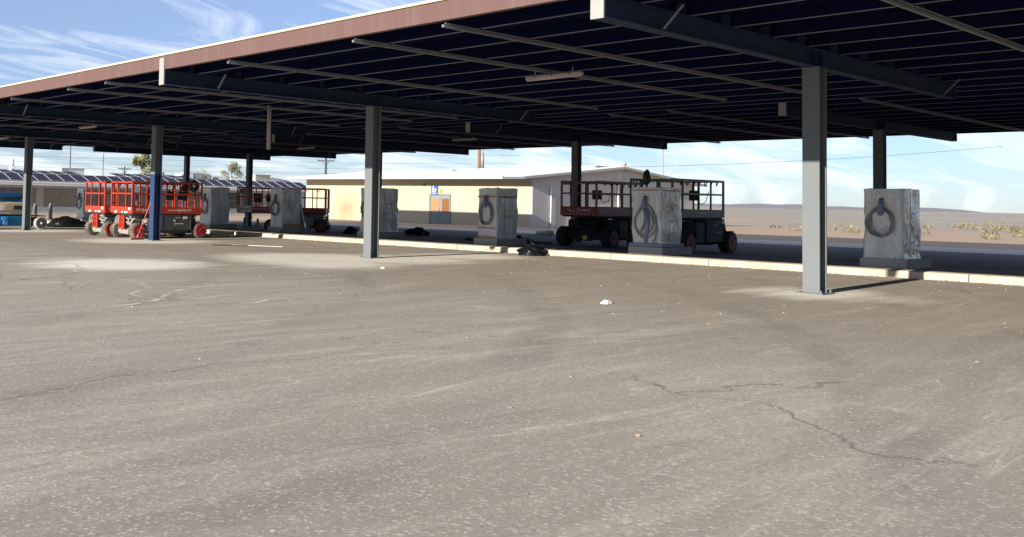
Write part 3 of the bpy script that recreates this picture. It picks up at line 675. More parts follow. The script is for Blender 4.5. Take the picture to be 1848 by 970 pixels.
    if board:
        b = MB(); xa, xb = board; b.box(xa, xb, ym - 0.03, ym - 0.012, zs[0] - 0.05, zs[1] + 0.05)
        bo = b.build('sign_board', m_text, root); text('Sunstate', 0.16, (xa + 0.08, ym - 0.035, zm), '-y', m_textd, bo, width=1.15)
        b = MB(); b.box(xa + 0.12, xa + 0.62, ym - 0.02, ym, zt - 0.28, zt - 0.06); b.build('name_plate', m_galv, root)
    if plate:
        b = MB(); xm = px0 - 0.02; b.box(xm - 0.01, xm, yp + hw*plate[0], yp + hw*plate[1], zt - 0.14, zt + 0.02); pl = b.build('name_plate', m_galv, root)
        e = MB()
        for i in range(5):
            yv = yp + hw*(plate[0] + (plate[1] - plate[0])*(0.15 + 0.17*i)); e.box(xm - 0.014, xm - 0.008, yv - 0.012, yv + 0.012, zt - 0.11, zt - 0.02)
        e.build('mark', m_textd, pl)
    return root

lift((-0.12, 14.2, gz(14.2)), 0, 'orange-red scissor lift right behind the blue column, nearer of the two side by side', seed=1, ctrl=(1.55, 2.1))
lift((-0.20, 16.28, gz(16.3)), 0, 'orange-red scissor lift half hidden, left of and behind its twin', seed=2, ctrl=(1.9,))
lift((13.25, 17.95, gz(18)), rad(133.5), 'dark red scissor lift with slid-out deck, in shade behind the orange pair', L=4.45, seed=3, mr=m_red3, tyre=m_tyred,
     rim=m_red_shade, xw=(0.25, 2.75), side_text=None, board=None, deckholes=False, ctrl=(2.9,), panel_m=m_grey, yellow=False)
lift((12.2, 2.1, gz(2)), 0, 'dark red scissor lift in deep shade, toothed strip under its front rail', L=3.3, W=2.35, Wp=1.60, r=0.37, zs=(1.19, 1.50), zt=2.44, mr=m_red_shade, tyre=m_tyred,
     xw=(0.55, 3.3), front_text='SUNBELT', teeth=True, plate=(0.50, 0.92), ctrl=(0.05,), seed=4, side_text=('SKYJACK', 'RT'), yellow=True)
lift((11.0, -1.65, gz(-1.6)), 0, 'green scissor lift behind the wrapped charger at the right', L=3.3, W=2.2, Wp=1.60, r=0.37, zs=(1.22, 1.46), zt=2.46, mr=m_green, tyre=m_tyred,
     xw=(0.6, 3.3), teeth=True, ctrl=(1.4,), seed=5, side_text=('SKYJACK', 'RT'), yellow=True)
# the long side of the shaded lift that faces the viewer carries its board and slots
LM = [o for o in bpy.data.objects if o.name.startswith('scissor_lift')][2]
def mid_side():
    ys = 0.86 + 0.02
    b = MB(); b.box(3.70, 4.42, ys + 0.01, ys + 0.03, 0.94, 1.27); bo = b.build('sign_board', m_text, LM)
    t = text('Sunstate', 0.17, (4.36, ys + 0.034, 1.10), '-y', m_textd, bo, width=1.05); t.rotation_euler = (PI/2, 0, PI)
    b = MB(); b.box(4.0, 4.34, ys - 0.01, ys + 0.01, 1.90, 2.10); b.build('name_plate', m_galv, LM)
    e = MB()
    for i in range(7): e.box(2.66 + i*0.15, 2.74 + i*0.15, ys - 0.005, ys + 0.004, 1.12, 1.14)
    e.build('slot_row', m_text, LM)
    b = MB(); b.box(3.2, 3.62, 0.6, 0.78, 1.45, 1.88); b.build('control_box', m_blk, LM)
mid_side()

def cable_bundle(name, loc, R, label, seed):
    rnd = random.Random(seed); r = empty(name, loc, 0, label, 'cable')
    b = MB()
    for i in range(7):
        b.ring((rnd.uniform(-0.05, 0.05), rnd.uniform(-0.03, 0.03), rnd.uniform(-0.05, 0.05)), 'y', R*rnd.uniform(0.8, 1.1), R*rnd.uniform(0.75, 1.05), 0.035, 24, 6, jit=0.012, rnd=rnd)
    b.build('cable_loop', m_cable, r)
    b = MB(); b.ring((-R, 0, 0), 'x', 0.06, 0.06, 0.02, 14, 6); b.build('tie', m_blk, r)
    return r
cable_bundle('cable_coil', (2.62, 13.42, 1.98), 0.17, 'black coil of cable hung on the rear rail of the orange lift', 3)
cable_bundle('cable_coil', (2.35, 13.60, 1.62 + 0.28), 0.10, 'smaller black cable loop hung just left of the bigger coil on the orange lift', 5)
c = cable_bundle('cable_coil', (11.10, -1.42, 2.50), 0.21, 'round black cable coil slung over the top rail of the green lift', 4); c.rotation_euler = (0, 0, rad(50))

# ------------------------------------------------------------------ wrapped chargers
def wrapped(parent, x0, x1, y0, y1, z0, z1, seed, flare=0.02, bulge=0.0):
    rnd = random.Random(seed); n = 96; k = 44
    cx, cy = (x0 + x1)/2, (y0 + y1)/2; hx, hy = (x1 - x0)/2, (y1 - y0)/2
    vs = []; off = Vector((seed*7.3, seed*3.1, 0))
    def ridge(v): return 1 - 2*abs(mnoise.noise(v))
    for i in range(k + 1):
        f = i/k; z = z0 + (z1 - z0)*f
        for j in range(n):
            a = 2*PI*(j + 0.5)/n; c, s = math.cos(a), math.sin(a); p = 26.0
            q = (abs(c)**p + abs(s)**p) ** (-1/p)
            ux, uy = c*q, s*q
            w = 0.035*mnoise.noise(Vector((ux*1.4, uy*1.4, z*1.5)) + off)
            w += 0.012*ridge(Vector((ux*2.2 + z*0.8, uy*2.2, z*1.6)) + off) + 0.006*ridge(Vector((ux*5, uy*5 - z*1.8, z*3.4)) + off)
            w += flare*max(0, 1 - f/0.10)**2*(0.6 + 0.9*mnoise.noise(Vector((ux*4, uy*4, 0)) + off))
            bx = bulge*max(0, ux)**3*math.exp(-((f - 0.46)/0.15)**2)*math.exp(-(uy/0.6)**2)
            zz = z + (0.05*mnoise.noise(Vector((ux*2, uy*2, 5)) + off) if i == k else 0)
            vs.append((cx + ux*(hx + w) + bx, cy + uy*(hy + w), zz))
    fs = [(i*n + j, i*n + (j+1) % n, (i+1)*n + (j+1) % n, (i+1)*n + j) for i in range(k) for j in range(n)]
    b = MB(); b.add(vs, fs, 0, True)
    top = [vs[k*n + j] for j in range(n)]
    b.add(top + [(cx, cy, z1 + 0.01)], [(j, (j+1) % n, n) for j in range(n)], 0, False)
    return b.build('plastic_wrap', m_wrap, parent)
def charger(y0, y1, x0, label, seed, tape=(), coil='ring', bulge=0.16, zt=2.05, drape=False, xl=1.08, blue=True, ped=(1.6, 0.12)):
    yc = (y0 + y1)/2; g = gz(yc); rnd = random.Random(seed)
    r = empty('wrapped_charger', (x0, yc, g + 0.147), 0, label, 'charger', 'plastic-wrapped chargers along the kerb island')
    hy = (y1 - y0)/2; zp = 0.225; H = zt - (0.147 + g)
    b = MB(); b.box(-0.12, ped[0] - 0.12, -hy - ped[1], hy + 0.06, 0, zp); b.build('pedestal', m_ped, r, 0.012)
    wrapped(r, 0, xl, -hy, hy, zp, H, seed, bulge=bulge)
    # cable holster and coil pressed under the film on the front
    zc = zp + (H - zp)*0.50
    b = MB()
    if coil == 'ring':
        for i in range(5): b.ring((-0.035 - 0.012*i, rnd.uniform(-0.03, 0.03), zc + rnd.uniform(-0.05, 0.05)), 'x', 0.27*rnd.uniform(0.85, 1.05), 0.40*rnd.uniform(0.85, 1.05), 0.020, 30, 6, jit=0.02, rnd=rnd)
    elif coil == 'pear':
        for sc_, dy in ((1.0, 0.02), (0.82, 0.06)):
            pts = []
            for i in range(30):
                a = 2*PI*i/30; w = 0.36*math.sin(a)*(1 - 0.45*max(0, math.cos(a))); pts.append((-0.03, dy + w*sc_, zc - 0.10 + 0.50*math.cos(a)*sc_))
            b.tube(pts, 0.023, 7, 0, closed=True)
        b.tube([(-0.04, -0.28, zc + 0.05), (-0.05, -0.36, zc - 0.3), (-0.05, -0.30, zc - 0.62), (-0.07, -0.16, zp + 0.0)], 0.022, 7)
        b.tube([(-0.03, 0.1, zc + 0.34), (-0.04, 0.03, zc + 0.05), (-0.04, 0.05, zc - 0.2), (-0.04, 0.16, zc - 0.42)], 0.026, 7)
    else:
        for i in range(4): b.ring((-0.04 - 0.012*i, 0.05 + rnd.uniform(-0.03, 0.03), zc + rnd.uniform(-0.05, 0.05)), 'x', 0.30*rnd.uniform(0.8, 1.05), 0.34*rnd.uniform(0.85, 1.05), 0.020, 30, 6, jit=0.022, rnd=rnd)
    b.build('cable_coil', m_cableg, r)
    b = MB(); zh = zc + 0.36
    b.tube([(-0.05, 0.02, zh + 0.24), (-0.075, 0.02, zh + 0.12), (-0.08, 0.03, zh - 0.02), (-0.06, 0.06, zh - 0.16)], [0.045, 0.06, 0.085, 0.05], 10)
    b.build('connector', m_conn if blue else m_cableg, r)
    if blue and coil == 'pear':
        b = MB(); b.tube([(-0.028, -0.02, zh - 0.1), (-0.030, -0.04, zc - 0.3), (-0.032, 0.0, zp + 0.12)], [0.05, 0.07, 0.05], 8); b.build('film_strip', m_tapeb, r)
        b = MB(); b.box(-0.085, xl + 0.03, -hy - 0.075, hy + 0.075, zp + 0.0, zp + 0.10); b.build('film_hem', m_tapeb, r, 0.03)
    # coil on the far side shows as a lump at the edge
    b = MB()
    for i in range(4): b.ring((xl + 0.05 + 0.03*i, rnd.uniform(-0.02, 0.02), zc + rnd.uniform(-0.05, 0.05)), 'x', 0.27, 0.40, 0.026, 26, 6, jit=0.008, rnd=rnd)
    b.build('cable_coil', m_cableg, r)
    for (za, zb, where) in tape:
        b = MB(); e = 0.034
        if 'f' in where: b.box(-e - 0.008, -e, -hy*0.92, hy*0.9, za, zb)
        if 's' in where: b.box(0.05, xl*0.95, -hy - e - 0.006, -hy - e, za, zb)
        b.build('tape_band', m_tape, r)
    b = MB(); xs = xl*0.36      # seam and pale door edge on the side
    b.box(xs, xs + 0.012, -hy - 0.034, -hy - 0.026, zp + 0.05, H - 0.08)
    for zz in (0.35, 0.62, 0.95, 1.3): b.cyl((xs + 0.18, -hy - 0.036, zz), (xs + 0.18, -hy - 0.024, zz), 0.02, 8)
    b.build('door_seam', m_cableg, r)
    if drape:
        vs = []; fs = []; n = 14
        for i in range(9):
            f = i/8
            for j in range(n):
                u = j/(n-1); x = xl - 0.03 + f**1.3*0.80*math.sin(u*PI*0.5 + 0.1)
                y = -hy + 0.0 + u*hy*1.7 - f*0.25*(1 - u); z = zc + 0.28 - f*(zc + 0.28 - 0.02)
                w = 0.03*math.sin(u*19 + f*3); vs.append((x + w, y - w, z))
        for i in range(8):
            for j in range(n-1): fs.append((i*n + j, i*n + j + 1, (i+1)*n + j + 1, (i+1)*n + j))
        b = MB(); b.add(vs, fs, 0, True); o = b.build('plastic_drape', m_wrap, r)
        sd = o.modifiers.new('thick', 'SOLIDIFY'); sd.thickness = 0.01
        b = MB(); b.tube([(xl + 0.05, -hy*0.4, zc + 0.2), (xl + 0.35, -hy*0.6, zc - 0.3), (xl + 0.72, -hy*0.7, zp + 0.28), (xl + 0.70, -hy*0.7, 0.16), (xl + 0.5, -hy*0.6, 0.04)], 0.024, 7); b.build('cable', m_cable, r)
    return r
charger(1.93, 2.78, 7.42, 'wrapped charger banded with orange tape, standing before the cream wall', 1, tape=((1.60, 1.66, 'fs'), (0.55, 0.59, 'f'), (0.235, 0.30, 'f')), coil='ring')
charger(-4.42, -3.50, 7.08, 'wrapped charger with a big pear-shaped cable loop and blue film, before the green lift', 2, coil='pear', zt=2.10, bulge=0.1, tape=((1.83, 1.86, 'fs'),))
charger(8.35, 9.22, 7.75, 'wrapped charger standing right behind the nearest column', 3, coil='loop', blue=False, zt=2.02, xl=1.2)
charger(15.0, 15.88, 8.2, 'wrapped charger with its plastic sheet spread out in a skirt at the right', 4, coil='loop', drape=True, zt=1.99, tape=((0.235, 0.37, 's'),), blue=False)
charger(20.15, 21.1, 7.75, 'wrapped charger just right of the orange lifts', 5, coil='loop', zt=2.0, bulge=0.2, blue=False)
charger(26.6, 27.5, 7.5, 'wrapped charger seen through the rails of the orange lifts', 6, coil='loop', zt=1.97, blue=False)
charger(33.35, 34.2, 7.4, 'wrapped charger left of the orange lifts, near the low brown windows', 7, coil='loop', zt=1.88, blue=True)
charger(-10.7, -9.85, 7.1, 'wrapped charger on the island, second from the right end', 8, coil='loop', zt=2.10)
charger(-17.0, -16.15, 7.1, 'wrapped charger on the island at the right end', 9, coil='ring', zt=2.15)

# ------------------------------------------------------------------ blue boom lift
def boom_lift():
    r = empty('boom_lift', (0, 25.1, gz(25.1)), 0, 'blue articulated boom lift with a beige engine hood, behind the leftmost column', 'boom lift')
    b = MB(); b.box(-2.6, 0.72, -0.30, 1.0, 0.16, 0.62); b.box(-2.7, 0.82, -0.1, 0.8, 0.3, 0.5); b.build('chassis', m_boomb, r, 0.03)
    b = MB(); b.box(0.72, 1.30, -0.26, 0.96, 0.20, 0.56); b.box(0.60, 1.42, -0.44, 1.14, 0.615, 0.66); b.build('fender', m_blk, r, 0.02)
    b = MB(); b.box(-0.62, -0.42, -0.34, -0.28, 0.2, 0.60); b.box(-0.70, -0.5, -0.36, -0.3, 0.44, 0.58); b.build('bracket', m_brkt, r, 0.01)
    for x in (1.13, -1.75):
        for s in (-1, 1):
            yc = 0.35 + s*0.78; t = MB(); y0, y1 = yc - 0.12, yc + 0.12
            t.lathe_y(x, 0.30, [(y0, 0.22), (y0, 0.285), (y0 + 0.03, 0.30), (y1 - 0.03, 0.30), (y1, 0.285), (y1, 0.22)], 36); w = t.build('wheel', m_tyregrey, r)
            ys = yc + s*0.12; t = MB(); t.lathe_y(x, 0.30, [(ys + s*0.001, 0.235), (ys + s*0.012, 0.23), (ys + s*0.006, 0.10), (ys + s*0.02, 0.05), (ys + s*0.02, 0.005)], 26); rm = t.build('rim', m_wheelw, w)
            t = MB(); t.lathe_y(x, 0.30, [(ys + s*0.021, 0.055), (ys + s*0.04, 0.04), (ys + s*0.04, 0.002)], 14); t.build('hub_cap', m_white, rm)
    b = MB(); b.cyl((-0.9, 0.35, 0.6), (-0.9, 0.35, 0.72), 0.5, 20); b.box(-2.2, 0.5, -0.24, 0.9, 0.62, 0.70); b.build('turntable', m_blk, r)
    # engine hood: rounded profile swept across the machine
    prof = [(-1.25, 0.71), (-1.28, 0.95), (-1.1, 1.08), (-0.75, 1.20), (-0.35, 1.27), (0.2, 1.28), (0.62, 1.26), (0.72, 1.15), (0.74, 0.71)]
    b = MB(); n = len(prof); vs = [(x, -0.30, z) for x, z in prof] + [(x, 0.98, z) for x, z in prof]
    b.add(vs, [(i, (i+1) % n, n + (i+1) % n, n + i) for i in range(n)] + [tuple(range(n)), tuple(range(2*n - 1, n - 1, -1))]); hd = b.build('engine_hood', m_hood, r, 0.03)
    b = MB(); b.box(-0.13, 0.52, -0.312, -0.298, 0.92, 1.12); b.build('vent_opening', m_blk, hd)
    b = MB(); b.box(-0.50, -0.20, -0.310, -0.297, 0.90, 1.13); b.build('side_panel', m_peach, hd)
    b = MB(); b.box(-0.76, -0.55, -0.312, -0.297, 1.03, 1.12)
    for i in range(4): b.box(-0.74 + 0.05*i, -0.72 + 0.05*i, -0.310, -0.297, 0.90, 1.02)
    b.build('vent', m_white, hd)
    b = MB(); b.box(-1.2, 0.73, -0.318, -0.30, 0.84, 0.865); b.box(-0.3, 0.6, -0.312, -0.30, 0.755, 0.775); b.build('trim_line', m_frame, hd)
    b = MB(); b.box(-4.6, 0.62, 0.05, 0.42, 1.30, 1.44); b.box(0.3, 0.7, 0.0, 0.47, 1.28, 1.6); b.build('lower_boom', m_boomb, r, 0.02)
    b = MB(); b.box(-4.9, 0.68, -0.02, 0.36, 1.50, 1.71); b.box(-0.9, -0.6, -0.06, 0.40, 1.44, 1.52); b.build('upper_boom', m_boomb, r, 0.02)
    b = MB(); b.cyl((-2.5, -0.05, 1.47), (0.4, -0.05, 1.45), 0.03, 8); b.tube([(0.6, -0.06, 1.6), (0.1, -0.1, 1.5), (-0.8, -0.08, 1.46), (-2.0, -0.06, 1.48)], 0.02, 6); b.build('hydraulic_line', m_blk, r)
    b = MB()
    for z in (0.75, 1.25, 1.75):
        for (xa, ya, xb, yb) in ((-6.2, -0.5, -5.2, -0.5), (-5.2, -0.5, -5.2, 1.0), (-5.2, 1.0, -6.2, 1.0), (-6.2, 1.0, -6.2, -0.5)): b.bar((xa, ya, z), (xb, yb, z), 0.04)
    for x in (-6.2, -5.2):
        for y in (-0.5, 1.0): b.bar((x, y, 0.7), (x, y, 1.75), 0.04)
    b.box(-6.2, -5.2, -0.5, 1.0, 0.68, 0.73); b.bar((-5.2, 0.2, 1.2), (-4.7, 0.2, 1.5), 0.12); b.build('basket', m_boomb, r)
boom_lift()

# bollards
def bollard(x, y, h, label):
    r = empty('bollard', (x, y, gz(y)), 0, label, 'bollard', 'bollards by the boom lift')
    b = MB(); b.tube([(0,0,0), (0,0,h - 0.03), (0,0,h)], [0.115, 0.115, 0.09], 18); b.build('post', m_frame, r)
    b = MB(); b.tube([(0,0,h - 0.02), (0,0,h + 0.03), (0,0,h + 0.055)], [0.10, 0.07, 0.01], 18); b.build('cap', m_lgrey, r)
bollard(7.75, 38.7, 1.12, 'grey steel bollard between the boom lift and the black heap, the right one')
bollard(6.75, 38.7, 1.10, 'grey steel bollard just above the boom lift wheel, the left one')

# ------------------------------------------------------------------ bags, pipe, broom, small things
def lump(name, loc, sx, sy, sz, label, cat, seed, m=None, n_low=3, sharp=1.0):
    bm = bmesh.new(); bmesh.ops.create_icosphere(bm, subdivisions=4, radius=1)
    off = Vector((seed*5.1, seed*2.7, seed))
    for v in bm.verts:
        p = v.co.copy(); q = p*1.3 + off
        w = 1 + 0.38*mnoise.noise(q) + 0.30*abs(mnoise.noise(q*2.3)) - 0.22*abs(mnoise.noise(q*4.7 + off)) + 0.08*mnoise.noise(q*9)
        z = p.z*w; z = z*sz if z > 0 else z*0.02
        flat = 1.0 + 0.25*max(0, -p.z)
        v.co = Vector((p.x*w*sx*flat, p.y*w*sy*flat, z + 0.0))
    me = bpy.data.meshes.new(name); bm.to_mesh(me); bm.free(); me.materials.append(m or m_bag)
    for p in me.polygons: p.use_smooth = True
    o = bpy.data.objects.new(name, me); col.objects.link(o); o.location = loc; tag(o, label, cat)
    return o
lump('trash_bag', (5.72, -1.02, gz(-1)), 0.52, 0.42, 0.27, 'black plastic trash bag slumped against the kerb', 'bag', 1)
lump('tarp_flap', (6.75, -1.2, gz(-1) + 0.147), 0.42, 0.22, 0.07, 'black plastic flap trailing from the trash bag over the kerb top', 'tarp', 8)
lump('tarp_heap', (15.2, 13.5, gz(13)), 0.55, 0.62, 0.34, 'black tarp bundle lying on the lane in front of the cream wall', 'tarp', 2)
lump('tarp_heap', (13.4, 16.25, gz(16)), 0.55, 0.45, 0.30, 'small black heap left of the charger behind the nearest column', 'tarp', 3)
lump('tarp_heap', (4.05, 28.2, gz(28)), 1.15, 0.55, 0.50, 'black tarp heap between the boom lift and the orange lifts', 'tarp', 4)
lump('tarp_heap', (11.0, 3.95, gz(4)), 0.75, 0.45, 0.36, 'black heap at the left front wheel of the shaded red lift', 'tarp', 5)
r = empty('pipe_roll', (22.9, 11.9, gz(12) + 0.13), 0, 'teal plastic pipe lying on the lane behind the tape-banded charger', 'pipe')
b = MB(); b.cyl((0.34, 0.72, 0), (-0.34, -0.72, 0), 0.13, 18); b.build('pipe', m_teal, r)
b = MB(); b.cyl((-0.341, -0.722, 0), (-0.346, -0.733, 0), 0.10, 18); b.build('end_opening', m_cableg, r)
r = empty('steel_rod', (13.0, 6.6, gz(6) + 0.03), 0, 'long dark steel rod lying on the lane left of the shaded red lift', 'rod'); b = MB(); b.cyl((0.1, 1.9, 0), (0.6, -2.2, 0), 0.04, 8); b.build('rod', m_blk, r)

r = empty('push_broom', (-0.32, 12.62, gz(12.6)), 0, 'red push broom leaning on the blue column', 'broom')
b = MB(); b.tube([(0.05, -0.02, 0.08), (0.17, -0.75, 1.40)], 0.013, 8); b.build('handle', m_broom, r)
b = MB(); b.box(-0.20, 0.34, -0.04, 0.04, 0.04, 0.09); b.bar((0.05, -0.02, 0.09), (0.06, -0.05, 0.18), 0.035); b.bar((0.26, -0.02, 0.08), (0.10, -0.2, 0.30), 0.01); b.build('head', m_broom, r)
b = MB(); b.box(-0.19, 0.33, -0.04, 0.04, 0.0, 0.05); b.build('bristles', m_cable, r)

for i, (x, y, hh) in enumerate(((14.9, 27.6, 0.55), (15.35, 26.9, 0.50))):
    r = empty('stub_pipe', (x, y, gz(y)), 0, 'dark conduit stub set in a concrete collar beside the far column' + (', the left one' if i == 0 else ', the right one'), 'pipe', 'conduit stubs')
    b = MB(); b.cyl((0,0,0), (0,0,hh), 0.07, 12); b.build('pipe', m_pdark, r)
    b = MB(); b.cyl((0,0,0), (0,0,0.22), 0.17, 14); b.build('collar', m_ped, r)
r = empty('lot_strip', (0.55, 7.0, gz(7)), rad(-50), 'thin broken strip, part black and part white, lying on the lot', 'strip')
b = MB(); b.bar((-1.0, 0.05, 0.012), (0.2, -0.02, 0.02), 0.10, 0.03); b.build('dark_length', m_blk, r)  # two thin flat bars on the ground, one dark and one white
b = MB(); b.bar((-0.35, 0.10, 0.03), (1.4, 0.02, 0.02), 0.028, 0.012); b.build('white_length', m_paper, r)
lump('paper_scrap', (-4.95, -10.85, gz(-10.8)), 0.09, 0.07, 0.055, 'crumpled white paper scrap on the bare lot', 'paper', 6, m_paper)
lump('paper_scrap', (-2.6, -3.3, gz(-3)), 0.07, 0.05, 0.03, 'small flat white scrap on the lot right of the nearest column', 'paper', 9, m_paper)
# loose grit and pebbles on the lot
b = MB(); rnd = random.Random(11)
for i in range(1100):
    x = rnd.uniform(-13, 6.0); y = rnd.uniform(-17, 16); s = rnd.choice((0.004, 0.005, 0.006, 0.007, 0.009, 0.014)); a = rnd.uniform(0, PI)
    M = Matrix.Translation((x, y, gz(y))) @ Matrix.Rotation(a, 4, 'Z') @ Matrix.Diagonal((1, rnd.uniform(0.6, 1), rnd.uniform(0.4, 0.8), 1))
    b.box(-s, s, -s, s, -0.2*s, s, rnd.choice((0, 1, 1, 2, 2)), M)
for i in range(900):
    y = rnd.uniform(-18, 22); x = 6.10 - abs(rnd.gauss(0, 0.12)); s = rnd.choice((0.012, 0.016, 0.022)); M = Matrix.Translation((x, y, gz(y))) @ Matrix.Rotation(rnd.uniform(0, PI), 4, 'Z')
    b.box(-s, s, -s*0.7, s*0.7, -0.2*s, s*0.7, rnd.choice((1, 2)), M)
o = b.build('loose_grit', [m_conc, m_dirt, m_slab]); o['kind'] = 'stuff'; tag(o, 'loose grit and pebbles scattered over the lot and along the kerb', 'grit')

# ------------------------------------------------------------------ cream building
def cream_building():
    R = empty('cream_building', (0, 0, 0), 0, 'low cream building with a white roof and boarded double door beyond the canopies', 'building')
    X0, X1, Y0, Y1 = 36.8, 58.2, 23.8, 49.3; zb = -0.8; zr = 4.38; ze = 3.40; xr = 47.5
    b = MB(); b.box(X0, X0 + 0.2, Y0 + 0.25, Y1, zb, 3.30); b.build('front_wall', m_cream, R)
    b = MB(); b.box(X1 - 0.2, X1, Y0 + 0.26, Y1 - 0.26, zb, 3.30); b.build('back_wall', m_cream, R)
    for (ya, yb) in ((Y0, Y0 + 0.25), (Y1 + 0.001, Y1 + 0.25)):
        b = MB()
        p = [(X0, zb), (X1, zb), (X1, ze - 0.02), (xr, zr - 0.02), (X0, ze - 0.02)]
        vs = [(x, ya, z) for x, z in p] + [(x, yb, z) for x, z in p]
        b.add(vs, [(0,1,2,3,4), (9,8,7,6,5)] + [(i, (i+1) % 5, 5 + (i+1) % 5, 5 + i) for i in range(5)])
        b.build('gable_wall', m_gable, R)
    # roof: two slopes with thickness
    ya, yb = Y0 - 0.45, Y1 + 0.9; th = 0.14; sl = (zr - ze)/(xr - X0)
    xa, xb = 35.35, 59.65; za = 3.27
    b = MB(); p = [(xa, za), (xr, zr), (xb, za), (xb, za + th), (xr, zr + th), (xa, za + th)]
    vs = [(x, ya, z) for x, z in p] + [(x, yb, z) for x, z in p]
    b.add(vs, [(0,1,4,5), (1,2,3,4), (11,10,7,6), (10,9,8,7), (0,6,7,1), (1,7,8,2), (2,8,9,3), (3,9,10,4), (4,10,11,5), (5,11,6,0)])
    ro = b.build('roof', m_roofw, R)
    b = MB(); b.box(xa - 0.10, xa - 0.003, Y0 + 1.4, yb, za - 0.02, za + 0.10); g = b.build('gutter', m_trim, ro)
    b = MB(); b.box(xa - 0.08, xa + 0.02, Y0 + 1.4, yb, za - 0.065, za - 0.023); g = b.build('drip_edge', m_gut, ro)
    b = MB(); b.box(xa - 0.11, xa - 0.003, ya, Y0 + 1.38, za - 0.06, za + 0.12); b.box(xa - 0.12, xa - 0.001, Y0 + 1.38, Y0 + 1.44, za - 0.07, za + 0.17); b.build('gutter', m_gut, ro)
    for (xs, xe, zs, ze_) in ((xa, xr, za, zr), (xb, xr, za, zr)):
        b = MB(); b.bar((xs, ya - 0.02, zs + 0.03), (xe, ya - 0.02, ze_ + 0.03), 0.03, 0.16); b.build('barge_board', m_lite, ro)
    b = MB(); b.box(44.0, 45.6, 38.4, 42.2, 4.0, 4.26); b.build('roof_hatch', m_roofw, ro)
    b = MB(); b.box(43.9, 45.7, 38.2, 42.4, 4.262, 4.30); b.build('hatch_lid', m_lite, ro)
    b = MB(); b.box(46.2, 48.0, 25.3, 29.2, 4.2, 4.52); b.build('roof_hatch', m_roofw, ro)
    b = MB(); b.box(46.1, 48.1, 25.0, 29.4, 4.522, 4.56); b.build('hatch_lid', m_lite, ro)
    b = MB(); b.tube([(47.9, 23.75, 4.40), (47.9, 23.75, 4.60)], 0.16, 14); b.tube([(47.9, 23.75, 4.60), (47.9, 23.75, 4.70), (47.9, 23.75, 4.80), (47.9, 23.75, 4.86)], [0.16, 0.22, 0.18, 0.03], 14); b.build('roof_turbine', m_tan, ro)
    # double door
    d = MB(); x = X0 - 0.03
    d.box(x - 0.03, x + 0.02, 31.62, 31.70, -0.28, 2.02); d.box(x - 0.03, x + 0.02, 33.80, 33.88, -0.28, 2.02); d.box(x - 0.03, x + 0.02, 31.62, 33.88, 2.02, 2.09); d.build('door_frame', m_frame, R)
    for (ya, yb, pm, pz, py) in ((32.77, 33.79, m_ply, (0.80, 1.72), (0.08, 0.05)), (31.71, 32.75, m_ply2, (0.70, 1.74), (0.08, 0.22))):
        d = MB(); d.box(x + 0.005, x + 0.028, ya, yb, -0.26, 2.01); do = d.build('door', m_doorg, R)
        e = MB(); e.box(x - 0.012, x + 0.004, ya + py[0], yb - py[1], pz[0], pz[1]); e.build('plywood_panel', pm, do)
    e = MB(); e.box(x - 0.05, x + 0.004, 32.79, 32.83, 0.70, 0.92); e.build('door_handle', m_frame, do)
    e = MB(); e.box(X0 - 0.16, X0 - 0.002, 32.58, 32.82, 2.34, 2.46); e.box(X0 - 0.11, X0 - 0.002, 32.60, 32.80, 2.18, 2.34); e.build('wall_lamp', m_yel, R)
    e = MB(); e.box(X0 - 0.10, X0 - 0.002, 34.38, 34.55, 2.74, 2.90); e.build('alarm_bell', m_ply2, R)
    e = MB(); e.box(X0 - 0.16, X0 - 0.002, 25.50, 25.92, 0.82, 1.66); e.build('electric_box', m_beige, R)
    # gable fittings
    e = MB(); e.cyl((38.76, Y0 - 0.10, -0.25), (38.76, Y0 - 0.10, 2.84), 0.05, 10); e.tube([(38.76, Y0 - 0.1, -0.1), (38.9, Y0 - 0.25, -0.22)], 0.05, 10)
    for z in (0.6, 2.2): e.box(38.72, 38.8, Y0 - 0.1, Y0 - 0.002, z, z + 0.04)
    e.build('downspout', m_trim, R)
    e = MB(); e.cyl((47.08, Y0 - 0.10, 0.4), (47.08, Y0 - 0.10, 3.3), 0.05, 10); e.build('vent_pipe', m_trim, R)
    e = MB(); e.box(47.42, 48.62, Y0 - 0.04, Y0 - 0.002, 3.40, 4.03); lv = e.build('louvre_vent', m_trim, R)
    e = MB()
    for i in range(7): e.box(47.48, 48.56, Y0 - 0.07, Y0 - 0.042, 3.44 + i*0.085, 3.475 + i*0.085)
    e.build('louvre_blade', m_frame, lv)
    e = MB(); e.box(41.0, 41.15, Y0 - 0.08, Y0 - 0.002, 0.25, 0.40); e.build('outlet_box', m_white, R)
    e = MB(); e.box(X0 - 0.02, X0 + 0.1, Y0 + 0.26, Y1, -0.8, gz(36) - 0.0); e.build('footing', m_pdark, R)
cream_building()
# library sign above the door
S = empty('library_sign', (36.78, 33.33, 2.41), 0, 'blue sign with a white reading figure above the boarded door', 'sign')
b = MB(); b.box(-0.04, 0, -0.36, 0.36, -0.38, 0.38); b.build('sign_panel', m_sign, S)
b = MB(); xs = -0.046
b.tube([(-0.040, 0.12, 0.27), (xs, 0.12, 0.27)], 0.065, 14)
M = Matrix.Identity(4)
b.box(xs, -0.041, 0.07, 0.20, -0.10, 0.19); b.box(xs, -0.041, -0.13, 0.19, -0.17, -0.10); b.box(xs, -0.041, -0.13, -0.05, -0.11, 0.02)
b.add([(xs, -0.02, 0.02), (xs, -0.20, 0.10), (xs, -0.20, -0.0), (xs, -0.06, -0.05)], [(0,1,2,3)])
b.add([(xs, 0.0, -0.02), (xs, -0.05, 0.14), (xs, -0.16, 0.13), (xs, -0.10, -0.02)], [(0,1,2,3)])
b.build('reading_figure', m_white, S)
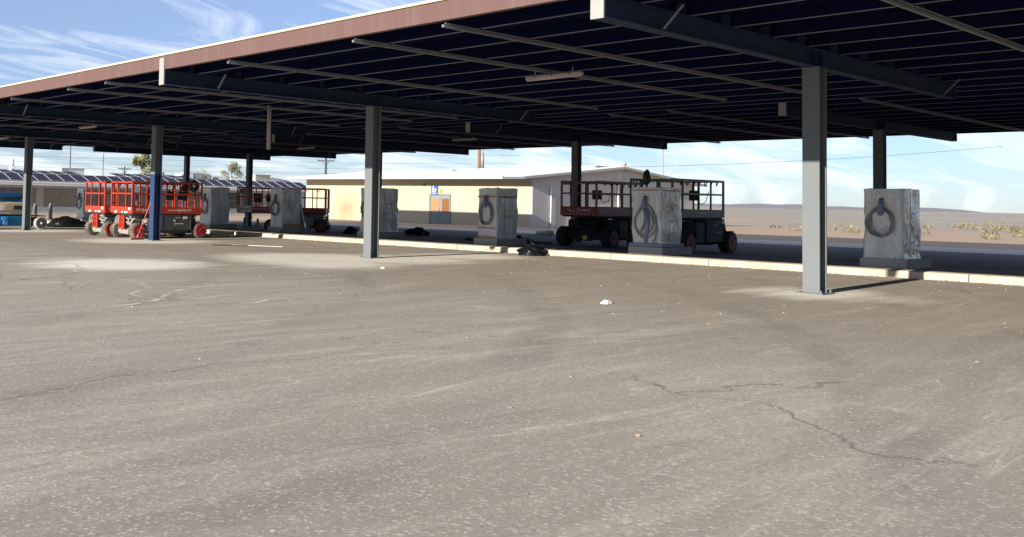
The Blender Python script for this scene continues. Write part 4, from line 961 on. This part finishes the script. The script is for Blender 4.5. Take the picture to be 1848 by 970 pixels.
text('LIBRARY', 0.15, (-0.043, 0.0, -0.28), '-x', m_white, S, width=0.95, align='CENTER')

# ------------------------------------------------------------------ long low building at the left
def low_building():
    R = empty('low_building', (0, 0, 0), 0, 'long low pale building with brown windows and solar panels on its roof, at left', 'building')
    Y = 69.0; xa, xb = 4.0, 52.4; g = gz(Y) - 0.25
    b = MB(); b.box(xa, xb, Y, Y + 0.2, g, 0.22); b.box(xa, xb, Y, Y + 0.2, 2.0, 2.24); b.box(xb - 0.2, xb, Y + 0.2, Y + 12, g, 2.3); b.box(xa, xa + 0.2, Y + 0.2, Y + 12, g, 2.3); b.box(xa, xb, Y + 12, Y + 12.2, g, 2.3); b.build('wall', m_lite, R)
    b = MB(); b.box(xa - 0.3, xb + 0.4, Y - 0.62, Y - 0.59, 2.24, 2.56); b.build('eave_board', m_trim, R)
    b = MB(); b.box(xa - 0.3, xb + 0.4, Y - 0.59, Y + 0.3, 2.245, 2.29); b.build('soffit', m_lite, R)
    b = MB(); b.box(xa - 0.3, xb + 0.4, Y - 0.66, Y - 0.622, 2.47, 2.60); b.build('gutter', m_roofw, R)
    b = MB(); p = [(Y - 0.6, 2.56), (Y + 6, 4.15), (Y + 12.6, 2.56), (Y + 12.6, 2.5), (Y - 0.6, 2.5)]
    vs = [(xa - 0.3, y, z) for y, z in p] + [(xb + 0.4, y, z) for y, z in p]
    p2 = [(Y - 0.6, 2.565), (Y + 3.6, 3.15), (Y + 12.6, 3.15), (Y + 12.6, 2.5), (Y - 0.6, 2.5)]
    vs = [(xa - 0.3, y, z) for y, z in p2] + [(xb + 0.4, y, z) for y, z in p2]
    b.add(vs, [(0,1,2,3,4), (9,8,7,6,5)] + [(i, (i+1) % 5, 5 + (i+1) % 5, 5 + i) for i in range(5)]); ro = b.build('roof', m_lite, R)
    rnd = random.Random(5)
    spec = []
    x = xa + 0.6
    while x < xb - 1.8:
        for w in (1.6, 1.55, 0.95): spec.append((x, w)); x += w + 0.13
        x += 0.75
    used = []
    for i, (x0, w) in enumerate(spec):
        if x0 + w > xb - 0.3: continue
        f = MB(); t = 0.06
        f.box(x0 - t, x0, Y - 0.03, Y + 0.05, 0.22, 2.0); f.box(x0 + w, x0 + w + t, Y - 0.03, Y + 0.05, 0.22, 2.0)
        f.box(x0, x0 + w, Y - 0.03, Y + 0.05, 1.93, 2.0); f.box(x0, x0 + w, Y - 0.03, Y + 0.05, 0.22, 0.30); f.box(x0, x0 + w, Y - 0.02, Y + 0.04, 1.10, 1.15)
        wo = f.build('window', m_frame, R)
        pm = m_panebr if 43.5 < x0 < 46 else rnd.choice((m_pane, m_pane, m_pane2))
        f = MB(); f.box(x0, x0 + w, Y + 0.01, Y + 0.03, 0.30, 1.93); f.build('pane', pm, wo)
        used.append((x0 - t, x0 + w + t))
    used.sort(); prev = xa
    for (u, v) in used + [(xb, xb)]:
        if u - prev > 0.25:
            f = MB(); f.box(prev + 0.003, u - 0.003, Y + 0.005, Y + 0.19, 0.22, 2.0); f.build('pier', m_tan if rnd.random() < 0.6 else m_lite, R)
        prev = max(prev, v)
    for (x0, w, z0, z1, yy, m) in ((24.9, 0.75, 3.1, 4.06, 75.5, m_beige), (25.7, 2.2, 3.1, 4.1, 76.5, m_white)):
        f = MB(); f.box(x0, x0 + w, yy, yy + 1.6, z0, z1); hv = f.build('air_handler', m, ro, 0.03)
        f = MB(); f.box(x0 - 0.05, x0 + w + 0.05, yy - 0.05, yy + 1.65, z1 + 0.002, z1 + 0.09); f.build('lid', m_lite, hv)
    for (x0, w, z0, z1, yy, m) in ((38.6, 1.6, 3.1, 4.02, 74.5, m_white), (40.4, 1.9, 3.1, 4.2, 76, m_lite), (42.4, 1.0, 3.1, 4.1, 76, m_beige), (43.6, 2.0, 3.1, 3.95, 76, m_white), (46.2, 1.6, 3.1, 3.72, 76, m_roofw), (32.5, 1.4, 3.1, 3.62, 75, m_roofw)):
        f = MB(); f.box(x0, x0 + w, yy, yy + 1.4, z0, z1); hv = f.build('air_handler', m, ro, 0.03)
        f = MB(); f.box(x0 + 0.1, x0 + w*0.45, yy - 0.012, yy - 0.002, z0 + 0.3, z1 - 0.2); f.build('grille', m_frame, hv)
    f = MB(); f.cyl((18.6, 73, 3.0), (18.6, 73, 4.75), 0.22, 16); f.cyl((18.6, 73, 3.5), (18.75, 72.8, 4.0), 0.1, 10); f.build('flue', m_trim, ro)
    f = MB(); f.tube([(21.2, 75, 3.1), (21.2, 75, 3.75), (21.2, 75, 4.5)], [0.25, 0.22, 0.05], 14); f.build('vent_cone', m_roofw, ro)
low_building()
def panels():
    proto = empty('solar_panel', (0,0,0)); xs = [3.7 + 1.318*i for i in range(37)]
    sl = math.atan2(3.33 - 2.66, 70.55 - 68.6); ln = math.hypot(3.33 - 2.66, 1.95)
    b = MB(); b.box(0.0, 1.245, 0, ln, 0, 0.04); b.build('frame', m_pvf, proto)
    b = MB(); b.box(0.022, 1.223, 0.022, ln - 0.022, 0.042, 0.046); b.build('cells', m_pv, proto)
    first = True
    for (rows, y0, z0, sub, lab, grp) in ((0, 68.62, 2.66, xs, 'dark solar panel in the lower row along the eave of the low building', 'solar panels in the lower row on the low roof'),
                                   (1, 70.9, 3.38, xs[9:16] + xs[19:26], 'dark solar panel in the upper row behind the eave row of the low building', 'solar panels in the upper row on the low roof')):
        for x in sub:
            o = proto if first else copy_tree(proto); first = False
            o.location = (x, y0, z0); o.rotation_euler = (sl if rows == 0 else sl*0.45, 0, 0); tag(o, lab, 'solar panel', grp)
panels()
r = empty('grey_shed', (48.9, 76.4, gz(76)), 0, 'small grey block with a flat top behind the low building, beside the cream eave', 'shed')
b = MB(); b.box(1.2, 3.4, 0, 2.0, 0, 4.75); b.build('wall', m_beige, r); b = MB(); b.box(1.1, 3.5, -0.1, 2.1, 4.752, 4.82); b.build('roof', m_lite, r)

# ------------------------------------------------------------------ poles and wires
def pole(x, y, ztop, rr, label, m, arms=(), trans=False, name='utility_pole'):
    r = empty(name, (x, y, gz(y)), 0, label, 'pole'); z0 = 0; H = ztop - gz(y)
    b = MB(); b.tube([(0,0,0), (0,0,H)], [rr*1.25, rr*0.85], 12); b.build('post', m, r)
    for (dz, L, ang) in arms:
        c, s = math.cos(rad(ang)), math.sin(rad(ang))
        a = MB(); a.bar((-c*L/2, -s*L/2, H - dz), (c*L/2, s*L/2, H - dz), 0.12, 0.14)
        a.bar((0, 0, H - dz - 0.7), (c*L*0.25, s*L*0.25, H - dz), 0.05); a.bar((0, 0, H - dz - 0.7), (-c*L*0.25, -s*L*0.25, H - dz), 0.05)
        ao = a.build('crossarm', m, r)
        for f in (-0.47, -0.25, 0.25, 0.47):
            a = MB(); a.tube([(c*L*f, s*L*f, H - dz + 0.07), (c*L*f, s*L*f, H - dz + 0.22), (c*L*f, s*L*f, H - dz + 0.27)], [0.04, 0.06, 0.02], 8); a.build('insulator', m_lgrey, ao)
    if trans:
        a = MB(); a.cyl((0.35, -0.35, H - 1.9), (0.35, -0.35, H - 0.5), 0.28, 16); a.bar((0, 0, H - 0.9), (0.35, -0.35, H - 0.9), 0.1); a.tube([(0.35, -0.35, H - 0.5), (0.4, -0.4, H - 0.2), (0.38, -0.38, H + 0.1)], 0.04, 6); a.build('transformer', m_lgrey, r)
    return r
pole(64.7, 80.8, 7.9, 0.16, 'dark utility pole with two crossarms left of the near column', m_pdark, ((1.3, 2.3, -40), (0.45, 1.0, -40)))
pole(44.0, 98.2, 5.3, 0.11, 'small distant pole with one crossarm above the lifts', m_pdark, ((0.35, 1.7, -40),))
pole(80.5, 67.6, 12.5, 0.20, 'brown wooden pole with a grey transformer above the cream roof', m_wood, ((0.6, 2.4, -10),), trans=False)
bpy.data.objects['utility_pole.002']
r = bpy.data.objects['utility_pole.002']
H = 8.3 - gz(67.6)
b = MB(); b.cyl((0.28, -0.32, H - 2.2), (0.28, -0.32, H - 0.2), 0.24, 16); b.bar((0, 0, H - 0.9), (0.28, -0.32, H - 0.9), 0.1); b.tube([(0.3, -0.34, H - 0.2), (0.35, -0.4, H + 0.2), (0.3, -0.36, H + 0.5)], 0.05, 6); b.build('transformer', m_lgrey, r)
pole(52.4, 96.0, 8.0, 0.12, 'thin pale pole standing in the olive tree', m_lgrey, ((0.5, 1.4, -40),))
pole(38.3, 102.8, 9.5, 0.07, 'thin steel mast behind the beige rooftop unit', m_pdark, (), name='steel_mast')
pole(41.7, 99.9, 7.0, 0.05, 'short thin mast just left of the orange lifts', m_pdark, (), name='steel_mast')
pole(68.0, 32.6, 7.8, 0.06, 'thin pale mast beyond the right slope of the grey gable', m_lgrey, (), name='steel_mast')
def wire(a, c, label, sag=0.5):
    pts = [];
    for i in range(13):
        f = i/12; p = Vector(a).lerp(Vector(c), f); p.z -= sag*4*f*(1-f); pts.append(p)
    b = MB(); b.tube(pts, 0.014, 5); tag(b.build('overhead_wire', m_pdark), label, 'wire', 'overhead wires')
e_r = Vector((0.768, -0.640, 0))
for i, (zz, dx) in enumerate(((6.75, 0), (6.0, 0.6), (5.3, -0.6), (7.9, 0.3))):
    p = Vector((64.7 + dx, 80.8 + dx, zz)); wire(p - e_r*60, p + e_r*26, 'thin overhead wire across the sky below the canopy, one of four parallel lines', 0.5)
wire((47.9, 24.6, 4.5), (75.0, 6.0, 7.0), 'thin drop wire rising from the grey gable to the right', 0.3)

# ------------------------------------------------------------------ trees
def tree(loc, h, rx, rz, label, m, seed, n=1500, ls=0.16, trunk=0.12, sparse=0.0, name='tree', zc=None):
    rnd = random.Random(seed); r = empty(name, loc, 0, label, 'tree')
    b = MB(); zc = zc if zc is not None else h - rz
    b.tube([(0,0,-0.3), (0.05,0,zc*0.5), (-0.04,0.03,zc), (0, 0, h*0.9)], [trunk, trunk*0.8, trunk*0.5, trunk*0.15], 8)
    cl = []
    for i in range(16):
        a = rnd.uniform(0, 2*PI); q = rnd.uniform(0.35, 0.95); z = zc + rz*rnd.uniform(-0.85, 0.9)
        w = math.sqrt(max(0.05, 1 - ((z - zc)/rz)**2)); p = Vector((math.cos(a)*rx*q*w, math.sin(a)*rx*q*w, z)); cl.append((p, rnd.uniform(0.22, 0.45)))
        s = Vector((0, 0, max(0.3, z - rz*0.5*rnd.uniform(0.4, 1)))); mid = s.lerp(p, 0.5) + Vector((0, 0, 0.1))
        b.tube([s, mid, p], [trunk*0.35, trunk*0.22, trunk*0.08], 5)
    b.build('trunk', m_bark, r)
    b = MB(); vs = []; fs = []
    for i in range(n):
        p, k = rnd.choice(cl); d = Vector((rnd.gauss(0, 1), rnd.gauss(0, 1), rnd.gauss(0, 0.9))).normalized() * (rnd.random() ** 0.5) * k * rx * 1.0
        d.z *= min(1.3, rz/rx); c = p + d; u = Vector((rnd.uniform(-1,1), rnd.uniform(-1,1), rnd.uniform(-1,1))).normalized(); w = u.orthogonal().normalized(); s = ls*rnd.uniform(0.5, 1.2)
        o = len(vs); vs += [c - u*s, c + w*s*0.5, c + u*s, c - w*s*0.5]; fs.append((o, o+1, o+2, o+3))
    b.add(vs, fs); b.build('crown', m, r)
    return r
tree((55.6, 114.4, -0.6), 8.6, 1.9, 2.9, 'tall yellow-green tree rising behind the solar roof left of the blue column', m_leafy, 1, n=2600, ls=0.22, zc=5.7)
tree((58.4, 113.0, -0.6), 5.9, 0.8, 1.0, 'small dark bush tree partly behind the blue column', m_leafd, 2, n=500, ls=0.18)
tree((60.6, 97.2, -0.5), 6.9, 2.0, 1.9, 'olive tree with open twiggy crown behind the dark shaded lift', m_leafo, 3, n=1300, ls=0.17)
tree((56.4, 98.0, -0.5), 5.8, 1.1, 1.1, 'thin nearly bare tree left of the olive tree', m_leafo, 4, n=220, ls=0.14)
tree((66.8, 84.0, -0.5), 4.3, 0.8, 0.6, 'low green shrub peeping over the end of the solar roof', m_leafd, 5, n=400, ls=0.16)
tree((100.0, 64.0, -0.4), 7.4, 1.2, 1.2, 'yellow-green treetop showing above the cream roof, the right one', m_leafy, 6, n=700, ls=0.18)
tree((97.5, 66.5, -0.4), 7.1, 1.4, 1.0, 'green treetop showing above the cream roof, the left one', m_leafd, 7, n=600, ls=0.18)
r = tree((27.0, 44.5, gz(44)), 0.45, 0.5, 0.22, 'low dry weed clump on the tan dirt', m_leafd, 8, n=300, ls=0.06, trunk=0.02, name='weed_clump'); r['category'] = 'plant'
for i, (x, y, h) in enumerate(((140, 6, 7), (150, -8, 6), (128, -22, 6.5), (158, 22, 8))):
    tree((x, y, gz(y)), h, 2.6, 2.2, ('tall round', 'low wide', 'lone leaning', 'broad far')[i] + ' green tree on the open ground far right of the buildings', m_leafd, 20 + i, n=900, ls=0.3, trunk=0.2)

# open ground at the far right: scrub, fence, distant houses
b = MB(); rnd = random.Random(31)
for i in range(1100):
    x = rnd.uniform(48, 260); y = rnd.uniform(-75, 20) if x > 62 else rnd.uniform(-60, 14)
    if 34 < x < 62 and y > 20: continue
    R_ = rnd.uniform(0.2, 0.7)*(1 + x/260)
    for q in range(16):
        d_ = Vector((rnd.gauss(0, 1), rnd.gauss(0, 1), abs(rnd.gauss(0, 0.8)))).normalized()*R_*rnd.uniform(0.4, 1); c = Vector((x, y, gz(y))) + d_
        u = Vector((rnd.uniform(-1,1), rnd.uniform(-1,1), rnd.uniform(0.2,1))).normalized(); w_ = u.orthogonal(); sz = rnd.uniform(0.08, 0.2)
        b.add([c - u*sz, c + w_*sz*0.5, c + u*sz, c - w_*sz*0.5], [(0,1,2,3)], rnd.choice((0, 0, 1)))
o = b.build('desert_scrub', [m_scrub, m_leafo]); o['kind'] = 'stuff'; tag(o, 'low dry scrub dotted over the open ground at far right', 'scrub')
def far_house(loc, w, d, h, wm, label):
    r = empty('far_house', loc, 0, label, 'house')
    b = MB(); b.box(0, w, 0, d, -0.3, h); b.build('wall', wm, r)
    b = MB(); p = [(-0.4, h + 0.003), (d + 0.4, h + 0.003), (d/2, h + d*0.16)]
    vs = [(-0.4, y, z) for y, z in p] + [(w + 0.4, y, z) for y, z in p]; b.add(vs, [(0,1,2), (5,4,3), (0,3,4,1), (1,4,5,2), (2,5,3,0)]); b.build('roof', m_tan, r)
    for i in range(int(w/3)):
        f = MB(); f.box(1 + i*3, 2.2 + i*3, -0.05, -0.002, 1.0, 2.0); f.build('window', m_pane2, r)
    for i in range(int(d/3.5)):
        f = MB(); f.box(-0.05, -0.002, 1 + i*3.5, 2.2 + i*3.5, 1.0, 2.0); f.build('window', m_pane2, r)
far_house((165, -4, gz(-4)), 16, 10, 3.2, m_lite, 'far pale house with a tan roof, leftmost on the open horizon')
far_house((185, -30, gz(-30)), 12, 9, 3.0, m_cream, 'far cream house in the middle of the open horizon')
far_house((150, -52, gz(-52)), 14, 9, 3.1, m_tan, 'far tan house at the right end of the open horizon')
r = empty('wire_fence', (92, 0, 0), 0, 'long wire fence across the open ground at far right', 'fence')
for i in range(40):
    y = 18 - i*2.4; b = MB(); b.cyl((0, y, gz(y)), (0, y, gz(y) + 1.6), 0.04, 6); b.build('fence_post', m_galv, r)
for z in (0.5, 1.0, 1.5):
    b = MB(); b.bar((0, 18, gz(18) + z), (0, -75.6, gz(-75) + z), 0.02); b.build('strand', m_galv, r)
for i, (x, y) in enumerate(((118, 14), (124, -10), (130, -34))):
    pole(x, y, 9.0, 0.14, ('left', 'middle', 'right')[i] + ' one of three dark power poles on the open ground at far right', m_wood, ((0.5, 2.2, 80),))

# far hills
b = MB(); vs = []; fs = []; n = 80; k = 8; e_f = Vector((0.64, 0.768, 0)); rnd = random.Random(4)
for i in range(n + 1):
    u = -1600 + 3200*i/n
    for j in range(k + 1):
        f = j/k; d = 2300 + 500*f; p = e_f*d + e_r*u
        base = 8 + 8*max(0, mnoise.noise(Vector((u*0.004, 3.3, 0))) + 0.35) + 5*mnoise.noise(Vector((u*0.015, 1.0, 0))) + 42*math.exp(-((u + 148)/70)**2) + 32*math.exp(-((u + 60)/60)**2)*0 + 22*math.exp(-((u + 290)/120)**2)
        h = base*math.sin(PI*min(1, f))*(1 + 0.25*mnoise.noise(Vector((u*0.02, f*4, 2)))) - 3
        vs.append((p.x, p.y, h))
for i in range(n):
    for j in range(k): fs.append((i*(k+1) + j, i*(k+1) + j + 1, (i+1)*(k+1) + j + 1, (i+1)*(k+1) + j))
b.add(vs, fs, 0, True); struct(b.build('hills', m_mtn))

# ------------------------------------------------------------------ sun, sky
SUN_EL, SUN_AZ = 17.7, 4.5     # light travels along +x, turned 5 degrees towards +y
ca, sa = math.cos(rad(SUN_AZ)), math.sin(rad(SUN_AZ))
d = Vector((ca*math.cos(rad(SUN_EL)), sa*math.cos(rad(SUN_EL)), -math.sin(rad(SUN_EL))))
L = bpy.data.lights.new('sun', 'SUN'); L.energy = 5.0; L.angle = rad(0.5); L.color = (1.0, 0.91, 0.79)
so = bpy.data.objects.new('sun', L); col.objects.link(so); so.rotation_euler = d.to_track_quat('-Z', 'Y').to_euler()

w = bpy.data.worlds.new('World'); sc.world = w; w.use_nodes = True
N = w.node_tree.nodes; K = w.node_tree.links; bg = N['Background']
sky = N.new('ShaderNodeTexSky'); sky.sky_type = 'NISHITA'; sky.sun_disc = False
sky.sun_elevation = rad(SUN_EL)
sun_dir = -d
sky.sun_rotation = math.atan2(sun_dir.x, sun_dir.y)
sky.air_density = 1.0; sky.dust_density = 0.2; sky.ozone_density = 4.0; sky.altitude = 300
# thin cirrus: stretched noise on the sky direction, projected on a high plane
tc = N.new('ShaderNodeTexCoord'); sp = N.new('ShaderNodeSeparateXYZ'); K.new(tc.outputs['Generated'], sp.inputs[0])
mz = N.new('ShaderNodeMath'); mz.operation = 'MAXIMUM'; mz.inputs[1].default_value = 0.02; K.new(sp.outputs['Z'], mz.inputs[0])
az = N.new('ShaderNodeMath'); az.operation = 'ADD'; az.inputs[1].default_value = 0.16; K.new(mz.outputs[0], az.inputs[0])
dv = N.new('ShaderNodeVectorMath'); dv.operation = 'DIVIDE'; K.new(tc.outputs['Generated'], dv.inputs[0])
cb = N.new('ShaderNodeCombineXYZ'); [K.new(az.outputs[0], cb.inputs[i]) for i in range(3)]; K.new(cb.outputs[0], dv.inputs[1])
mp = N.new('ShaderNodeMapping'); mp.inputs['Rotation'].default_value = (0, 0, rad(30)); mp.inputs['Scale'].default_value = (0.7, 1.9, 1); mp.inputs['Location'].default_value = (0.4, 1.7, 0)
K.new(dv.outputs[0], mp.inputs['Vector'])
cn = N.new('ShaderNodeTexNoise'); cn.inputs['Scale'].default_value = 1.5; cn.inputs['Detail'].default_value = 9; cn.inputs['Roughness'].default_value = 0.62; cn.inputs['Distortion'].default_value = 0.8
K.new(mp.outputs[0], cn.inputs['Vector'])
cr = N.new('ShaderNodeMapRange'); cr.inputs['From Min'].default_value = 0.46; cr.inputs['From Max'].default_value = 0.76; cr.inputs['To Min'].default_value = 0.17; cr.inputs['To Max'].default_value = 0.95
K.new(cn.outputs['Fac'], cr.inputs['Value'])
cm = N.new('ShaderNodeMix'); cm.data_type = 'RGBA'; cm.inputs[7].default_value = (12.5, 12.8, 13.4, 1)
tint = N.new('ShaderNodeMix'); tint.data_type = 'RGBA'; tint.blend_type = 'MULTIPLY'; tint.inputs[0].default_value = 1; tint.inputs[7].default_value = (0.90, 1.04, 1.36, 1)
K.new(sky.outputs[0], tint.inputs[6])
K.new(cr.outputs['Result'], cm.inputs[0]); K.new(tint.outputs[2], cm.inputs[6]); K.new(cm.outputs[2], bg.inputs['Color'])
bg.inputs['Strength'].default_value = 0.055

# ------------------------------------------------------------------ camera
cam = bpy.data.cameras.new('camera'); co = bpy.data.objects.new('camera', cam); col.objects.link(co); sc.camera = co
Cp = Vector((-17.736, -19.586, 1.6))
F = Vector((0.63900366, 0.76780284, 0.04640167)); Rr = Vector((0.76783799, -0.64030058, 0.02097584)); U = Vector((-0.04581632, -0.02222533, 0.99870261))
M = Matrix.Identity(4)
for i in range(3): M[i][0] = Rr[i]; M[i][1] = U[i]; M[i][2] = -F[i]; M[i][3] = Cp[i]
co.matrix_world = M
cam.sensor_fit = 'HORIZONTAL'; cam.sensor_width = 36.0
cam.lens = 1745.0/1848.0*36.0
cam.shift_x = (924 - 600)/1848.0; cam.shift_y = -(485 - 277)/1848.0
cam.clip_end = 9000; cam.clip_start = 0.1
sc.view_settings.view_transform = 'Standard'; sc.view_settings.look = 'None'; sc.view_settings.exposure = 0.9; sc.view_settings.gamma = 1.0
sc.view_settings.use_curve_mapping = False
sc.cycles.use_denoising = True
sc.cycles.max_bounces = 6
sc.render.resolution_x = 1024; sc.render.resolution_y = 537
